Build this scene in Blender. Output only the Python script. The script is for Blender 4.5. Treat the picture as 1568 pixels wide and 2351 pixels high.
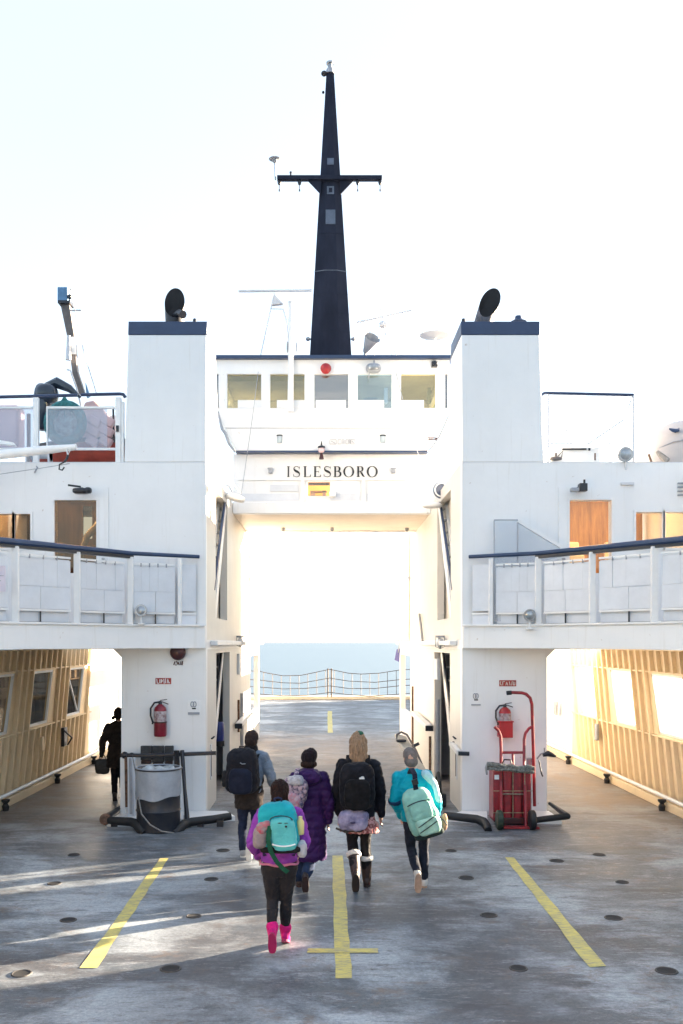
import bpy, bmesh, math, random
from mathutils import Vector, Matrix, noise as mnoise
random.seed(7)
R = math.radians
for o in list(bpy.data.objects):
    bpy.data.objects.remove(o, do_unlink=True)
sc = bpy.context.scene
COL = sc.collection

# ------------------------------------------------------------------ camera
CAMX, CAMZ, FPX, VPX, HORY = -0.165, 2.85, 2150.0, 744.0, 1475.0
cd = bpy.data.cameras.new('camera'); cam = bpy.data.objects.new('camera', cd); COL.objects.link(cam)
cam.location = (CAMX, 0, CAMZ); cam.rotation_euler = (R(90), 0, 0)
cd.sensor_fit = 'VERTICAL'; cd.sensor_height = 36; cd.lens = 36 * FPX / 2350
cd.shift_x = (784 - VPX) / 2350; cd.shift_y = (HORY - 1175) / 2350
cd.clip_start = 0.05; cd.clip_end = 30000
sc.camera = cam

# ------------------------------------------------------------------ sky, sun, exposure
SUN_AZ = math.atan2(1.0, 0.53); SUN_EL = R(10.0)
w = bpy.data.worlds.new('World'); sc.world = w; w.use_nodes = True
nt = w.node_tree; bg = nt.nodes['Background']
sky = nt.nodes.new('ShaderNodeTexSky'); sky.sky_type = 'NISHITA'; sky.sun_disc = False
sky.sun_elevation = SUN_EL; sky.sun_rotation = SUN_AZ
sky.air_density = 1.0; sky.dust_density = 2.0; sky.ozone_density = 1.0
# thin high cloud over the whole sky: pale veil with a little soft structure
vtc = nt.nodes.new('ShaderNodeTexCoord'); vmp = nt.nodes.new('ShaderNodeMapping'); vmp.inputs['Scale'].default_value = (1, 1, 2.6)
vnz = nt.nodes.new('ShaderNodeTexNoise'); vnz.inputs['Scale'].default_value = 1.8; vnz.inputs['Detail'].default_value = 5; vnz.inputs['Roughness'].default_value = .5
vmr = nt.nodes.new('ShaderNodeMapRange'); vmr.inputs['From Min'].default_value = .3; vmr.inputs['From Max'].default_value = .7
vmr.inputs['To Min'].default_value = .52; vmr.inputs['To Max'].default_value = .68
vmx = nt.nodes.new('ShaderNodeMix'); vmx.data_type = 'RGBA'
nt.links.new(vtc.outputs['Generated'], vmp.inputs[0]); nt.links.new(vmp.outputs[0], vnz.inputs['Vector']); nt.links.new(vnz.outputs[0], vmr.inputs[0])
nt.links.new(vmr.outputs[0], vmx.inputs[0]); nt.links.new(sky.outputs[0], vmx.inputs[6]); vmx.inputs[7].default_value = (1.34, 1.50, 1.76, 1)
nt.links.new(vmx.outputs[2], bg.inputs[0]); bg.inputs[1].default_value = 0.062
sd = bpy.data.lights.new('sun', 'SUN'); so = bpy.data.objects.new('sun', sd); COL.objects.link(so)
sd.energy = 5.0; sd.angle = R(0.5); sd.color = (1.0, 0.81, 0.59)
sv = Vector((math.sin(SUN_AZ) * math.cos(SUN_EL), math.cos(SUN_AZ) * math.cos(SUN_EL), math.sin(SUN_EL)))
so.rotation_euler = sv.to_track_quat('Z', 'Y').to_euler(); so.location = sv * 60
vs = sc.view_settings
sc.display_settings.display_device = 'sRGB'
vs.view_transform = 'Standard'; vs.look = 'None'; vs.gamma = 1; vs.use_curve_mapping = False
vs.exposure = 3.65
sc.cycles.use_denoising = True
sc.cycles.max_bounces = 10; sc.cycles.transparent_max_bounces = 12
sc.cycles.sample_clamp_indirect = 6

# ------------------------------------------------------------------ helpers
def P(px, py, d):
    return Vector(((px - VPX) / FPX * d + CAMX, d, CAMZ - (py - HORY) / FPX * d))
def G(px, py, z=0.0):
    d = FPX * (CAMZ - z) / (py - HORY); p = P(px, py, d); return p

class MB:
    def __init__(s): s.v = []; s.f = []
    def add(s, vs_, fs):
        o = len(s.v); s.v += [tuple(p) for p in vs_]; s.f += [tuple(i + o for i in f) for f in fs]; return s
    def box(s, x0, x1, y0, y1, z0, z1):
        x0, x1 = min(x0, x1), max(x0, x1); y0, y1 = min(y0, y1), max(y0, y1); z0, z1 = min(z0, z1), max(z0, z1)
        return s.add([(x0,y0,z0),(x1,y0,z0),(x1,y1,z0),(x0,y1,z0),(x0,y0,z1),(x1,y0,z1),(x1,y1,z1),(x0,y1,z1)],
              [(0,3,2,1),(4,5,6,7),(0,1,5,4),(1,2,6,5),(2,3,7,6),(3,0,4,7)])
    def obox(s, c, size, rot=None):
        c = Vector(c); m = rot or Matrix.Identity(3); h = Vector(size) / 2
        vv = [c + m @ Vector((x*h.x, y*h.y, z*h.z)) for z in (-1,1) for x, y in ((-1,-1),(1,-1),(1,1),(-1,1))]
        return s.add(vv, [(0,3,2,1),(4,5,6,7),(0,1,5,4),(1,2,6,5),(2,3,7,6),(3,0,4,7)])
    def beam(s, p, q, w_, h_, up=(0,0,1)):
        p, q = Vector(p), Vector(q); d = (q - p); L = d.length; d.normalize(); u = Vector(up)
        if abs(d.dot(u)) > .98: u = Vector((0,1,0))
        r = d.cross(u).normalized(); u = r.cross(d)
        m = Matrix((r, d, u)).transposed()
        return s.obox((p + q) / 2, (w_, L, h_), m)
    def prism(s, pts, vec):
        pts = [Vector(p) for p in pts]; vec = Vector(vec); n = len(pts)
        vv = pts + [p + vec for p in pts]
        fs = [tuple(range(n)), tuple(range(2*n-1, n-1, -1))] + [(i, i+n, (i+1) % n + n, (i+1) % n) for i in range(n)]
        return s.add(vv, fs)
    def tube(s, pts, r, n=8, caps=True, closed=False):
        pts = [Vector(p) for p in pts]; N = len(pts); rs = r if isinstance(r, (list, tuple)) else [r] * N
        vv = []; fs = []; prev = None
        for i, p in enumerate(pts):
            a = pts[i-1] if (i > 0 or closed) else p; b = pts[(i+1) % N] if (i < N-1 or closed) else p
            t = (b - a)
            t = t.normalized() if t.length > 1e-9 else Vector((0,0,1))
            if prev is None:
                u = Vector((0,0,1)) if abs(t.z) < .9 else Vector((1,0,0))
            else: u = prev
            e1 = (u - t * u.dot(t))
            e1 = e1.normalized() if e1.length > 1e-6 else t.orthogonal().normalized()
            prev = e1; e2 = t.cross(e1)
            for k in range(n):
                a_ = 2 * math.pi * k / n
                vv.append(p + (e1 * math.cos(a_) + e2 * math.sin(a_)) * rs[i])
        M_ = N if closed else N - 1
        for i in range(M_):
            j = (i + 1) % N
            for k in range(n):
                fs.append((i*n+k, i*n+(k+1) % n, j*n+(k+1) % n, j*n+k))
        if caps and not closed:
            fs.append(tuple(range(n-1, -1, -1))); fs.append(tuple((N-1)*n + k for k in range(n)))
        return s.add(vv, fs)
    def lathe(s, prof, o, axis=(0,0,1), n=16, caps=True):
        o = Vector(o); ax = Vector(axis).normalized(); e1 = ax.orthogonal().normalized(); e2 = ax.cross(e1)
        vv = []; fs = []
        for r, h in prof:
            for k in range(n):
                a_ = 2*math.pi*k/n
                vv.append(o + ax*h + (e1*math.cos(a_) + e2*math.sin(a_))*max(r, 1e-4))
        for i in range(len(prof)-1):
            for k in range(n):
                fs.append((i*n+k, i*n+(k+1) % n, (i+1)*n+(k+1) % n, (i+1)*n+k))
        if caps:
            fs.append(tuple(range(n-1,-1,-1))); fs.append(tuple((len(prof)-1)*n+k for k in range(n)))
        return s.add(vv, fs)
    def sell(s, c, rad, e=1.0, rot=None, nu=16, nv=10):
        c = Vector(c); m = rot or Matrix.Identity(3); rad = Vector(rad)
        pw = lambda a: math.copysign(abs(a) ** e, a)
        vv = [c + m @ Vector((0,0,-rad.z))]
        for i in range(1, nv):
            ph = -math.pi/2 + math.pi*i/nv
            for k in range(nu):
                th = 2*math.pi*k/nu
                vv.append(c + m @ Vector((rad.x*pw(math.cos(ph))*pw(math.cos(th)), rad.y*pw(math.cos(ph))*pw(math.sin(th)), rad.z*pw(math.sin(ph)))))
        vv.append(c + m @ Vector((0,0,rad.z))); fs = []
        for k in range(nu):
            fs.append((0, 1+(k+1) % nu, 1+k)); t = len(vv)-1
            fs.append((t, t-nu+k, t-nu+(k+1) % nu))
        for i in range(nv-2):
            for k in range(nu):
                a_ = 1+i*nu; fs.append((a_+k, a_+(k+1) % nu, a_+nu+(k+1) % nu, a_+nu+k))
        return s.add(vv, fs)
    def loft(s, rings):
        # rings: list of (center, rx, ry) horizontal ellipses
        n = 20; vv = []; fs = []
        for c, rx, ry in rings:
            for k in range(n):
                a_ = 2*math.pi*k/n; vv.append((c[0]+rx*math.cos(a_), c[1]+ry*math.sin(a_), c[2]))
        for i in range(len(rings)-1):
            for k in range(n):
                fs.append((i*n+k, i*n+(k+1) % n, (i+1)*n+(k+1) % n, (i+1)*n+k))
        fs.append(tuple(range(n-1,-1,-1))); fs.append(tuple((len(rings)-1)*n+k for k in range(n)))
        return s.add(vv, fs)
    def limb(s, pts, rs, n=12):
        pts = [Vector(p) for p in pts]
        for i, p in enumerate(pts):
            s.sell(p, (rs[i],)*3, 1, None, 12, 8)
            if i: s.tube([pts[i-1], p], [rs[i-1], rs[i]], n)
        return s
    def xform(s, m):
        s.v = [tuple(m @ Vector(p)) for p in s.v]; return s

def mesh_of(name, mb, off=(0,0,0), smooth=None):
    me = bpy.data.meshes.new(name); off = Vector(off)
    me.from_pydata([tuple(Vector(p) - off) for p in mb.v], [], mb.f)
    bm = bmesh.new(); bm.from_mesh(me); bmesh.ops.recalc_face_normals(bm, faces=bm.faces); bm.to_mesh(me); bm.free()
    if smooth is not None:
        me.polygons.foreach_set('use_smooth', [True]*len(me.polygons)); me.set_sharp_from_angle(angle=R(smooth))
    me.update(); return me

def tags(o, label=None, cat=None, group=None, kind=None):
    if label: o['label'] = label
    if cat: o['category'] = cat
    if group: o['group'] = group
    if kind: o['kind'] = kind
    return o

def thing(name, label, cat, loc=(0,0,0), group=None):
    o = bpy.data.objects.new(name, None); COL.objects.link(o); o.location = loc; o.empty_display_size = .2
    o['_off'] = list(loc)
    return tags(o, label, cat, group)

def root_off(o):
    while o.parent: o = o.parent
    return Vector(o['_off'])

def bevel(o, wd, seg=2):
    m = o.modifiers.new('bevel', 'BEVEL'); m.width = wd; m.segments = seg; m.limit_method = 'ANGLE'; m.angle_limit = R(40)
    return o

def part(par, name, mb, m, label=None, smooth=35, bev=0, kind=None):
    me = mb if isinstance(mb, bpy.types.Mesh) else mesh_of(name, mb, root_off(par), smooth)
    if not me.materials: me.materials.append(m)
    o = bpy.data.objects.new(name, me); COL.objects.link(o); o.parent = par
    if label: o['label'] = label
    if kind: o['kind'] = kind
    if bev: bevel(o, bev)
    return o

def solid(name, mb, m, label=None, cat=None, loc=(0,0,0), group=None, kind=None, smooth=35, bev=0):
    me = mesh_of(name, mb, loc, smooth); me.materials.append(m)
    o = bpy.data.objects.new(name, me); COL.objects.link(o); o.location = loc; o['_off'] = list(loc)
    if bev: bevel(o, bev)
    return tags(o, label, cat, group, kind)

def copy_tree(o, par=None):
    c = o.copy(); COL.objects.link(c)
    if par: c.parent = par
    for ch in list(o.children): copy_tree(ch, c)
    return c

def holes(mb, x0, x1, z0, z1, hs, place):
    """wall of cells with rectangular holes; place(xa,xb,za,zb) adds a cell"""
    xs = sorted({x0, x1, *[h[0] for h in hs], *[h[1] for h in hs]}); xs = [x for x in xs if x0 <= x <= x1]
    zs = sorted({z0, z1, *[h[2] for h in hs], *[h[3] for h in hs]}); zs = [z for z in zs if z0 <= z <= z1]
    for a, b in zip(xs, xs[1:]):
        run = None
        for c, d in zip(zs, zs[1:]):
            mx, mz = (a+b)/2, (c+d)/2
            if any(h[0] < mx < h[1] and h[2] < mz < h[3] for h in hs):
                if run: place(a, b, *run); run = None
            else: run = (run[0], d) if run else (c, d)
        if run: place(a, b, *run)

# ------------------------------------------------------------------ materials
def mat(name, col, rough=.5, var=.08, scale=3.0, bump=.0, bscale=40.0, metal=0.0, stretch=None, col2=None, spec=.5, coat=0, detail=6, fac=(.35,.65), trans=0):
    m = bpy.data.materials.new(name); m.use_nodes = True; t = m.node_tree; n = t.nodes; L = t.links
    b = n['Principled BSDF']; b.inputs['Roughness'].default_value = rough; b.inputs['Metallic'].default_value = metal
    b.inputs['Specular IOR Level'].default_value = spec; b.inputs['Coat Weight'].default_value = coat
    tc = n.new('ShaderNodeTexCoord'); mp = n.new('ShaderNodeMapping'); L.new(tc.outputs['Object'], mp.inputs[0])
    if stretch: mp.inputs['Scale'].default_value = stretch
    nz = n.new('ShaderNodeTexNoise'); nz.inputs['Scale'].default_value = scale; nz.inputs['Detail'].default_value = detail
    nz.inputs['Roughness'].default_value = .62
    L.new(mp.outputs[0], nz.inputs['Vector'])
    rp = n.new('ShaderNodeValToRGB'); c2 = col2 or tuple(max(0, c*(1-var*2)) for c in col)
    rp.color_ramp.elements[0].position = fac[0]; rp.color_ramp.elements[1].position = fac[1]
    rp.color_ramp.elements[0].color = (*c2, 1); rp.color_ramp.elements[1].color = (*col, 1)
    L.new(nz.outputs[0], rp.inputs[0]); L.new(rp.outputs[0], b.inputs['Base Color'])
    rr = n.new('ShaderNodeMapRange'); rr.inputs['To Min'].default_value = min(1, rough*1.2); rr.inputs['To Max'].default_value = rough*.85
    L.new(nz.outputs[0], rr.inputs[0]); L.new(rr.outputs[0], b.inputs['Roughness'])
    if bump:
        nb = n.new('ShaderNodeTexNoise'); nb.inputs['Scale'].default_value = bscale; nb.inputs['Detail'].default_value = 4
        L.new(mp.outputs[0], nb.inputs['Vector'])
        bp = n.new('ShaderNodeBump'); bp.inputs['Strength'].default_value = bump; bp.inputs['Distance'].default_value = .02
        L.new(nb.outputs[0], bp.inputs['Height']); L.new(bp.outputs[0], b.inputs['Normal'])
    return m

def glass(name, tint=(.9,.95,1), refl=.12, opac=0.0, ocol=(.5,.5,.5), rough=.02, scatter=False):
    m = bpy.data.materials.new(name); m.use_nodes = True; t = m.node_tree; n = t.nodes; L = t.links
    for x in list(n): n.remove(x)
    out = n.new('ShaderNodeOutputMaterial'); tr = n.new('ShaderNodeBsdfTransparent'); tr.inputs[0].default_value = (*tint, 1)
    gl = n.new('ShaderNodeBsdfGlossy'); gl.inputs['Roughness'].default_value = rough
    mx = n.new('ShaderNodeMixShader'); mx.inputs[0].default_value = refl
    L.new(tr.outputs[0], mx.inputs[1]); L.new(gl.outputs[0], mx.inputs[2])
    last = mx
    if opac:
        df = n.new('ShaderNodeBsdfTranslucent' if scatter else 'ShaderNodeBsdfDiffuse'); df.inputs[0].default_value = (*ocol, 1)
        m2 = n.new('ShaderNodeMixShader'); m2.inputs[0].default_value = opac
        L.new(mx.outputs[0], m2.inputs[1]); L.new(df.outputs[0], m2.inputs[2]); last = m2
    L.new(last.outputs[0], out.inputs[0]); return m

def emit(name, col, st):
    m = bpy.data.materials.new(name); m.use_nodes = True; b = m.node_tree.nodes['Principled BSDF']
    b.inputs['Base Color'].default_value = (*col, 1); b.inputs['Emission Color'].default_value = (*col, 1); b.inputs['Emission Strength'].default_value = st
    return m

def painted_wall(name, col, dirt, rough=.4):
    """white ship paint: faint plate waviness, rain streaks and rust freckles"""
    m = mat(name, col, rough, .03, .9, .0); t = m.node_tree; n = t.nodes; L = t.links; b = n['Principled BSDF']
    tc = n.new('ShaderNodeTexCoord')
    mp = n.new('ShaderNodeMapping'); mp.inputs['Scale'].default_value = (7, 7, .35); L.new(tc.outputs['Object'], mp.inputs[0])
    st = n.new('ShaderNodeTexNoise'); st.inputs['Scale'].default_value = 1.6; st.inputs['Detail'].default_value = 7; st.inputs['Roughness'].default_value = .7
    L.new(mp.outputs[0], st.inputs['Vector'])
    r1 = n.new('ShaderNodeValToRGB'); r1.color_ramp.elements[0].position = .56; r1.color_ramp.elements[1].position = .82
    r1.color_ramp.elements[0].color = (0,0,0,1); r1.color_ramp.elements[1].color = (.6,.6,.6,1)
    L.new(st.outputs[0], r1.inputs[0])
    old = b.inputs['Base Color'].links[0].from_socket
    mx = n.new('ShaderNodeMix'); mx.data_type = 'RGBA'; L.new(r1.outputs[0], mx.inputs[0]); L.new(old, mx.inputs[6]); mx.inputs[7].default_value = (*dirt, 1)
    sp = n.new('ShaderNodeTexNoise'); sp.inputs['Scale'].default_value = 9; sp.inputs['Detail'].default_value = 8; L.new(tc.outputs['Object'], sp.inputs['Vector'])
    r2 = n.new('ShaderNodeValToRGB'); r2.color_ramp.elements[0].position = .70; r2.color_ramp.elements[1].position = .76
    r2.color_ramp.elements[1].color = (.6,.6,.6,1); L.new(sp.outputs[0], r2.inputs[0])
    m2 = n.new('ShaderNodeMix'); m2.data_type = 'RGBA'; L.new(r2.outputs[0], m2.inputs[0]); L.new(mx.outputs[2], m2.inputs[6]); m2.inputs[7].default_value = (.34,.22,.14,1)
    L.new(m2.outputs[2], b.inputs['Base Color'])
    wv = n.new('ShaderNodeTexNoise'); wv.inputs['Scale'].default_value = 1.7; wv.inputs['Detail'].default_value = 3; L.new(tc.outputs['Object'], wv.inputs['Vector'])
    bp = n.new('ShaderNodeBump'); bp.inputs['Strength'].default_value = .25; bp.inputs['Distance'].default_value = .05
    L.new(wv.outputs[0], bp.inputs['Height']); L.new(bp.outputs[0], b.inputs['Normal'])
    return m

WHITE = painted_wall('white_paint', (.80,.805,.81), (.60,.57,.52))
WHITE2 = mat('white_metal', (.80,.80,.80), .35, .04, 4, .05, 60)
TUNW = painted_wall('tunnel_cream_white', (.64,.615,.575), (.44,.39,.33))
WARMTINT = painted_wall('warm_light_tint', (.78,.62,.41), (.44,.31,.17), .5)  # wall paint taken as white; warm bounce light put into its colour
NAVY = mat('navy_paint', (.022,.047,.115), .35, .12, 3, .05, 30)
MASTM = mat('dark_mast_paint', (.025,.030,.050), .8, .18, 2.5, .08, 25, stretch=(1,1,.4), spec=.12)
BLACK = mat('black_rubber', (.012,.013,.016), .55, .2, 8, .15, 60)
BLKP = mat('black_gloss_paint', (.010,.013,.022), .3, .15, 6, .06, 50)
STEEL = mat('galvanised_steel', (.45,.46,.48), .4, .15, 12, .1, 60, metal=.6)
GREY = mat('grey_paint', (.34,.36,.40), .5, .1, 5, .06, 40)
PALE = mat('pale_blue_grey_panel', (.66,.69,.74), .45, .05, 3, .05, 30)
RED = mat('red_paint', (.42,.018,.025), .38, .2, 9, .06, 50)
MAROON = mat('maroon_paint', (.060,.012,.016), .4, .2, 9, .06, 50)
REDSTK = mat('red_sign', (.40,.045,.035), .5, .15, 14)
TRUCKRED = mat('worn_red_enamel', (.36,.02,.03), .35, .3, 8, .1, 60, col2=(.16,.012,.02))
SIGNW = mat('white_sign', (.82,.82,.82), .5, .04, 10)
DARKHOLE = mat('dark_void', (.012,.012,.014), .8, .1, 5)
INK = mat('black_lettering', (.012,.014,.02), .45, .2, 12)
RUST = mat('rusty_rod', (.20,.11,.07), .75, .3, 20, .2, 60)
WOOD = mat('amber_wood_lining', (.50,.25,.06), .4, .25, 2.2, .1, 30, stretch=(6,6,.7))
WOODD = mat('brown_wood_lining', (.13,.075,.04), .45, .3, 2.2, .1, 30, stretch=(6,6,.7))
ORANGE = mat('orange_hull', (.50,.07,.035), .4, .2, 4, .1, 30)
PINK = mat('faded_pink_vinyl', (.78,.52,.50), .5, .06, 4, .1, 30)
TEALN = mat('teal_netting', (.05,.26,.26), .7, .3, 25, .5, 120)
BLUEM = mat('blue_painted_steel', (.10,.24,.42), .4, .15, 6)
BROWNM = mat('grey_brown_steel', (.16,.14,.135), .5, .2, 6, .1, 30)
GLASS = glass('clear_glass', (.95,.95,.95), .05)
GLASSD = glass('smoked_glass', (.62,.54,.44), .05)
GLASSY = glass('yellow_tinted_glass', (.80,.77,.56), .12)
GLASSB = glass('blue_tinted_glass', (.68,.80,.86), .16)
GLASSG = glass('grey_tinted_glass', (.68,.70,.74), .18)
GLASSHAZE = glass('sun_whitened_glass', (.95,.95,.95), .04, .22, (.95,.93,.9), scatter=True)  # translucent haze added so sun whitens the right windows
FROST = glass('frosted_acrylic', (.88,.89,.93), .04, .24, (.62,.66,.74))
FROST2 = glass('clear_acrylic', (.90,.92,.95), .05, .15, (.66,.70,.76))
LAMPM = emit('warm_cabin_lamp', (1,.62,.26), 6)
LENS = mat('lamp_lens', (.42,.45,.48), .15, .2, 10, metal=.5)
# ================================================================== SETTING
def deck_material():
    m = bpy.data.materials.new('deck_paint'); m.use_nodes = True; t = m.node_tree; n = t.nodes; L = t.links; b = n['Principled BSDF']
    b.inputs['Specular IOR Level'].default_value = .28
    tc = n.new('ShaderNodeTexCoord')
    def nz(scale, sx, sy, det=6, rough=.6, seed=0):
        mp = n.new('ShaderNodeMapping'); mp.inputs['Scale'].default_value = (sx, sy, 1); mp.inputs['Location'].default_value = (seed, seed*.7, 0)
        L.new(tc.outputs['Object'], mp.inputs[0])
        z = n.new('ShaderNodeTexNoise'); z.inputs['Scale'].default_value = scale; z.inputs['Detail'].default_value = det; z.inputs['Roughness'].default_value = rough
        z.inputs['Distortion'].default_value = .4
        L.new(mp.outputs[0], z.inputs['Vector']); return z.outputs[0]
    def ramp(src, a, b_, c0=(0,0,0), c1=(1,1,1)):
        r = n.new('ShaderNodeValToRGB'); r.color_ramp.elements[0].position = a; r.color_ramp.elements[1].position = b_
        r.color_ramp.elements[0].color = (*c0,1); r.color_ramp.elements[1].color = (*c1,1); L.new(src, r.inputs[0]); return r.outputs[0]
    def mix(f, a, b_, ty='MIX'):
        x = n.new('ShaderNodeMix'); x.data_type = 'RGBA'; x.blend_type = ty
        if isinstance(f, float): x.inputs[0].default_value = f
        else: L.new(f, x.inputs[0])
        for s, v in ((6, a), (7, b_)):
            if isinstance(v, tuple): x.inputs[s].default_value = (*v, 1)
            else: L.new(v, x.inputs[s])
        return x.outputs[2]
    big = nz(.55, .8, 1.0, 8, .68)
    base = ramp(big, .44, .56, (.100,.118,.138), (.345,.382,.415))
    worn = ramp(nz(.9, .5, 1.3, 9, .7, 5), .50, .62, (0,0,0), (.9,.9,.9))            # dark scuffed lanes
    base = mix(worn, base, (.082,.083,.092))
    streak = ramp(nz(2.0, .8, 2.6, 12, .9, 11), .53, .58, (0,0,0), (.55,.55,.55))   # scrubbed streaks across the deck
    base = mix(streak, base, (.40,.415,.44))
    dark = ramp(nz(2.4, .7, 2.6, 12, .9, 23), .54, .59, (0,0,0), (.7,.7,.7))
    base = mix(dark, base, (.05,.048,.052))
    fine = ramp(nz(30, 1, 1, 6, .8, 3), .34, .66, (.66,.66,.66), (1.22,1.22,1.22))
    base = mix(1.0, base, fine, 'MULTIPLY')
    rust = ramp(nz(1.6, 1, 1.3, 12, .82, 31), .54, .64, (0,0,0), (.75,.75,.75))
    base = mix(rust, base, (.19,.135,.10))
    # grime and rust film in the passages; warm tunnel floor light painted in
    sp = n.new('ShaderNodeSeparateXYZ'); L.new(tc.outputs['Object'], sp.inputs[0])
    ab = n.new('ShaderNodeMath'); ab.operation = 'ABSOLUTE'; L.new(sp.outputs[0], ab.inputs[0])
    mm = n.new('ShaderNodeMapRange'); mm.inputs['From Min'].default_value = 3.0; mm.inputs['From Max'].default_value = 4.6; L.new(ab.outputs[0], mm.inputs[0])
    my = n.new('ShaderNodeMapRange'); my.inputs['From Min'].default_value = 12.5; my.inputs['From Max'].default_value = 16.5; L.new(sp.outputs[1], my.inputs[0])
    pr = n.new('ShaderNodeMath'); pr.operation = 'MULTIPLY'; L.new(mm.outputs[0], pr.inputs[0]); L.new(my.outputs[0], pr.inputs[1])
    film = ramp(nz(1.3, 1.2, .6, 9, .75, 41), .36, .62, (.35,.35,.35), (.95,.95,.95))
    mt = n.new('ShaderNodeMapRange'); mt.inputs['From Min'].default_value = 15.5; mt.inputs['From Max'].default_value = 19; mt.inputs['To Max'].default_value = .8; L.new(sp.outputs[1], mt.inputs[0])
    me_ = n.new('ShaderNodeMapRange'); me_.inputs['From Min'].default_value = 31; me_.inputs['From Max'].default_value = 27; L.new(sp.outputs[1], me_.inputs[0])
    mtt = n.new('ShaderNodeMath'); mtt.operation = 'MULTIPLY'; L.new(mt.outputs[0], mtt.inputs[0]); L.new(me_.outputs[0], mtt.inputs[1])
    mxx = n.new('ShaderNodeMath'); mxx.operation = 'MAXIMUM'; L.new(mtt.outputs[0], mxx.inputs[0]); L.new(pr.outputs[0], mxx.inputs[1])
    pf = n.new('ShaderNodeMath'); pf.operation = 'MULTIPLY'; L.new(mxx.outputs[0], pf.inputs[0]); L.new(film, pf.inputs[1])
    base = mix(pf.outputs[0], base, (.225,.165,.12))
    # rubbered wheel tracks either side of the centre line
    tk = n.new('ShaderNodeMath'); tk.operation = 'SUBTRACT'; L.new(ab.outputs[0], tk.inputs[0]); tk.inputs[1].default_value = 1.1
    ta = n.new('ShaderNodeMath'); ta.operation = 'ABSOLUTE'; L.new(tk.outputs[0], ta.inputs[0])
    tm = n.new('ShaderNodeMapRange'); tm.inputs['From Min'].default_value = .95; tm.inputs['From Max'].default_value = .25; L.new(ta.outputs[0], tm.inputs[0])
    tn = ramp(nz(.8, 1.0, 1.0, 10, .8, 57), .40, .62, (.08,.08,.08), (.85,.85,.85))
    tf = n.new('ShaderNodeMath'); tf.operation = 'MULTIPLY'; L.new(tm.outputs[0], tf.inputs[0]); L.new(tn, tf.inputs[1])
    base = mix(tf.outputs[0], base, (.058,.060,.070))
    chips = ramp(nz(6, .5, 2.2, 10, .88, 71), .585, .605, (0,0,0), (.75,.75,.75))
    base = mix(chips, base, (.35,.375,.395))
    scr = ramp(nz(5, .28, 5.5, 8, .8, 83), .59, .62, (0,0,0), (.8,.8,.8))
    base = mix(scr, base, (.045,.045,.05))
    grit = ramp(nz(150, 1, 1, 3, .8, 17), .62, .70, (0,0,0), (.5,.5,.5))
    base = mix(grit, base, (.05,.048,.05))
    L.new(base, b.inputs['Base Color'])
    ro = n.new('ShaderNodeMapRange'); ro.inputs['From Min'].default_value = .3; ro.inputs['From Max'].default_value = .7
    ro.inputs['To Min'].default_value = .38; ro.inputs['To Max'].default_value = .68; L.new(big, ro.inputs[0]); L.new(ro.outputs[0], b.inputs['Roughness'])
    bp = n.new('ShaderNodeBump'); bp.inputs['Strength'].default_value = .35; bp.inputs['Distance'].default_value = .006
    L.new(nz(90, 1, 1, 4, .7, 9), bp.inputs['Height'])
    bp2 = n.new('ShaderNodeBump'); bp2.inputs['Strength'].default_value = .35; bp2.inputs['Distance'].default_value = .03
    L.new(nz(1.3, 1, 1, 3, .5, 2), bp2.inputs['Height']); L.new(bp.outputs[0], bp2.inputs['Normal']); L.new(bp2.outputs[0], b.inputs['Normal'])
    return m, mix, nz, ramp
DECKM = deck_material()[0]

mb = MB(); mb.box(-6.1, 6.1, -4, 48.2, -.35, 0)
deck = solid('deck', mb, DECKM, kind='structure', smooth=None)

# worn yellow lane paint
YEL = mat('yellow_lane_paint', (.60,.51,.13), .6, .2, 5, .15, 60, col2=(.46,.40,.16), fac=(.34,.58))
t = YEL.node_tree; n_ = t.nodes; b_ = n_['Principled BSDF']
tc_ = n_.new('ShaderNodeTexCoord'); mp_ = n_.new('ShaderNodeMapping'); mp_.inputs['Scale'].default_value = (1.5, 9, 1); t.links.new(tc_.outputs['Object'], mp_.inputs[0])
nz_ = n_.new('ShaderNodeTexNoise'); nz_.inputs['Scale'].default_value = 5; nz_.inputs['Detail'].default_value = 9; nz_.inputs['Roughness'].default_value = .75
t.links.new(mp_.outputs[0], nz_.inputs['Vector'])
r_ = n_.new('ShaderNodeValToRGB'); r_.color_ramp.elements[0].position = .50; r_.color_ramp.elements[1].position = .58
r_.color_ramp.elements[1].color = (.8,.8,.8,1); t.links.new(nz_.outputs[0], r_.inputs[0])
mx_ = n_.new('ShaderNodeMix'); mx_.data_type = 'RGBA'; old_ = b_.inputs['Base Color'].links[0].from_socket
t.links.new(r_.outputs[0], mx_.inputs[0]); t.links.new(old_, mx_.inputs[6]); mx_.inputs[7].default_value = (.2,.19,.18,1); t.links.new(mx_.outputs[2], b_.inputs['Base Color'])

def lane(quad, lab, n=14, z=.004):
    a, b, c, d = [G(*q) for q in quad]   # far-left, far-right, near-right, near-left
    mb = MB(); vv = []; fs = []
    for i in range(n+1):
        u = i/n; j = lambda: random.uniform(-.009, .009)
        l = a.lerp(d, u); r = b.lerp(c, u); vv += [(l.x+j(), l.y, z), (r.x+j(), r.y, z)]
    for i in range(n): fs.append((2*i, 2*i+1, 2*i+3, 2*i+2))
    mb.add(vv, fs); part(deck, 'lane_line', mb, YEL, lab, None)
lane([(368,1970),(388,1970),(223,2222),(184,2222)], 'slanting yellow lane line on the left of the deck')
lane([(1159,1968),(1180,1968),(1391,2218),(1352,2220)], 'slanting yellow lane line on the right of the deck')
lane([(762,1964),(787,1964),(808,2246),(772,2246)], 'yellow centre line with a crossbar near its end')
lane([(752,1632),(762,1632),(764,1682),(752,1682)], 'faint yellow centre line far inside the vehicle tunnel')
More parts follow.
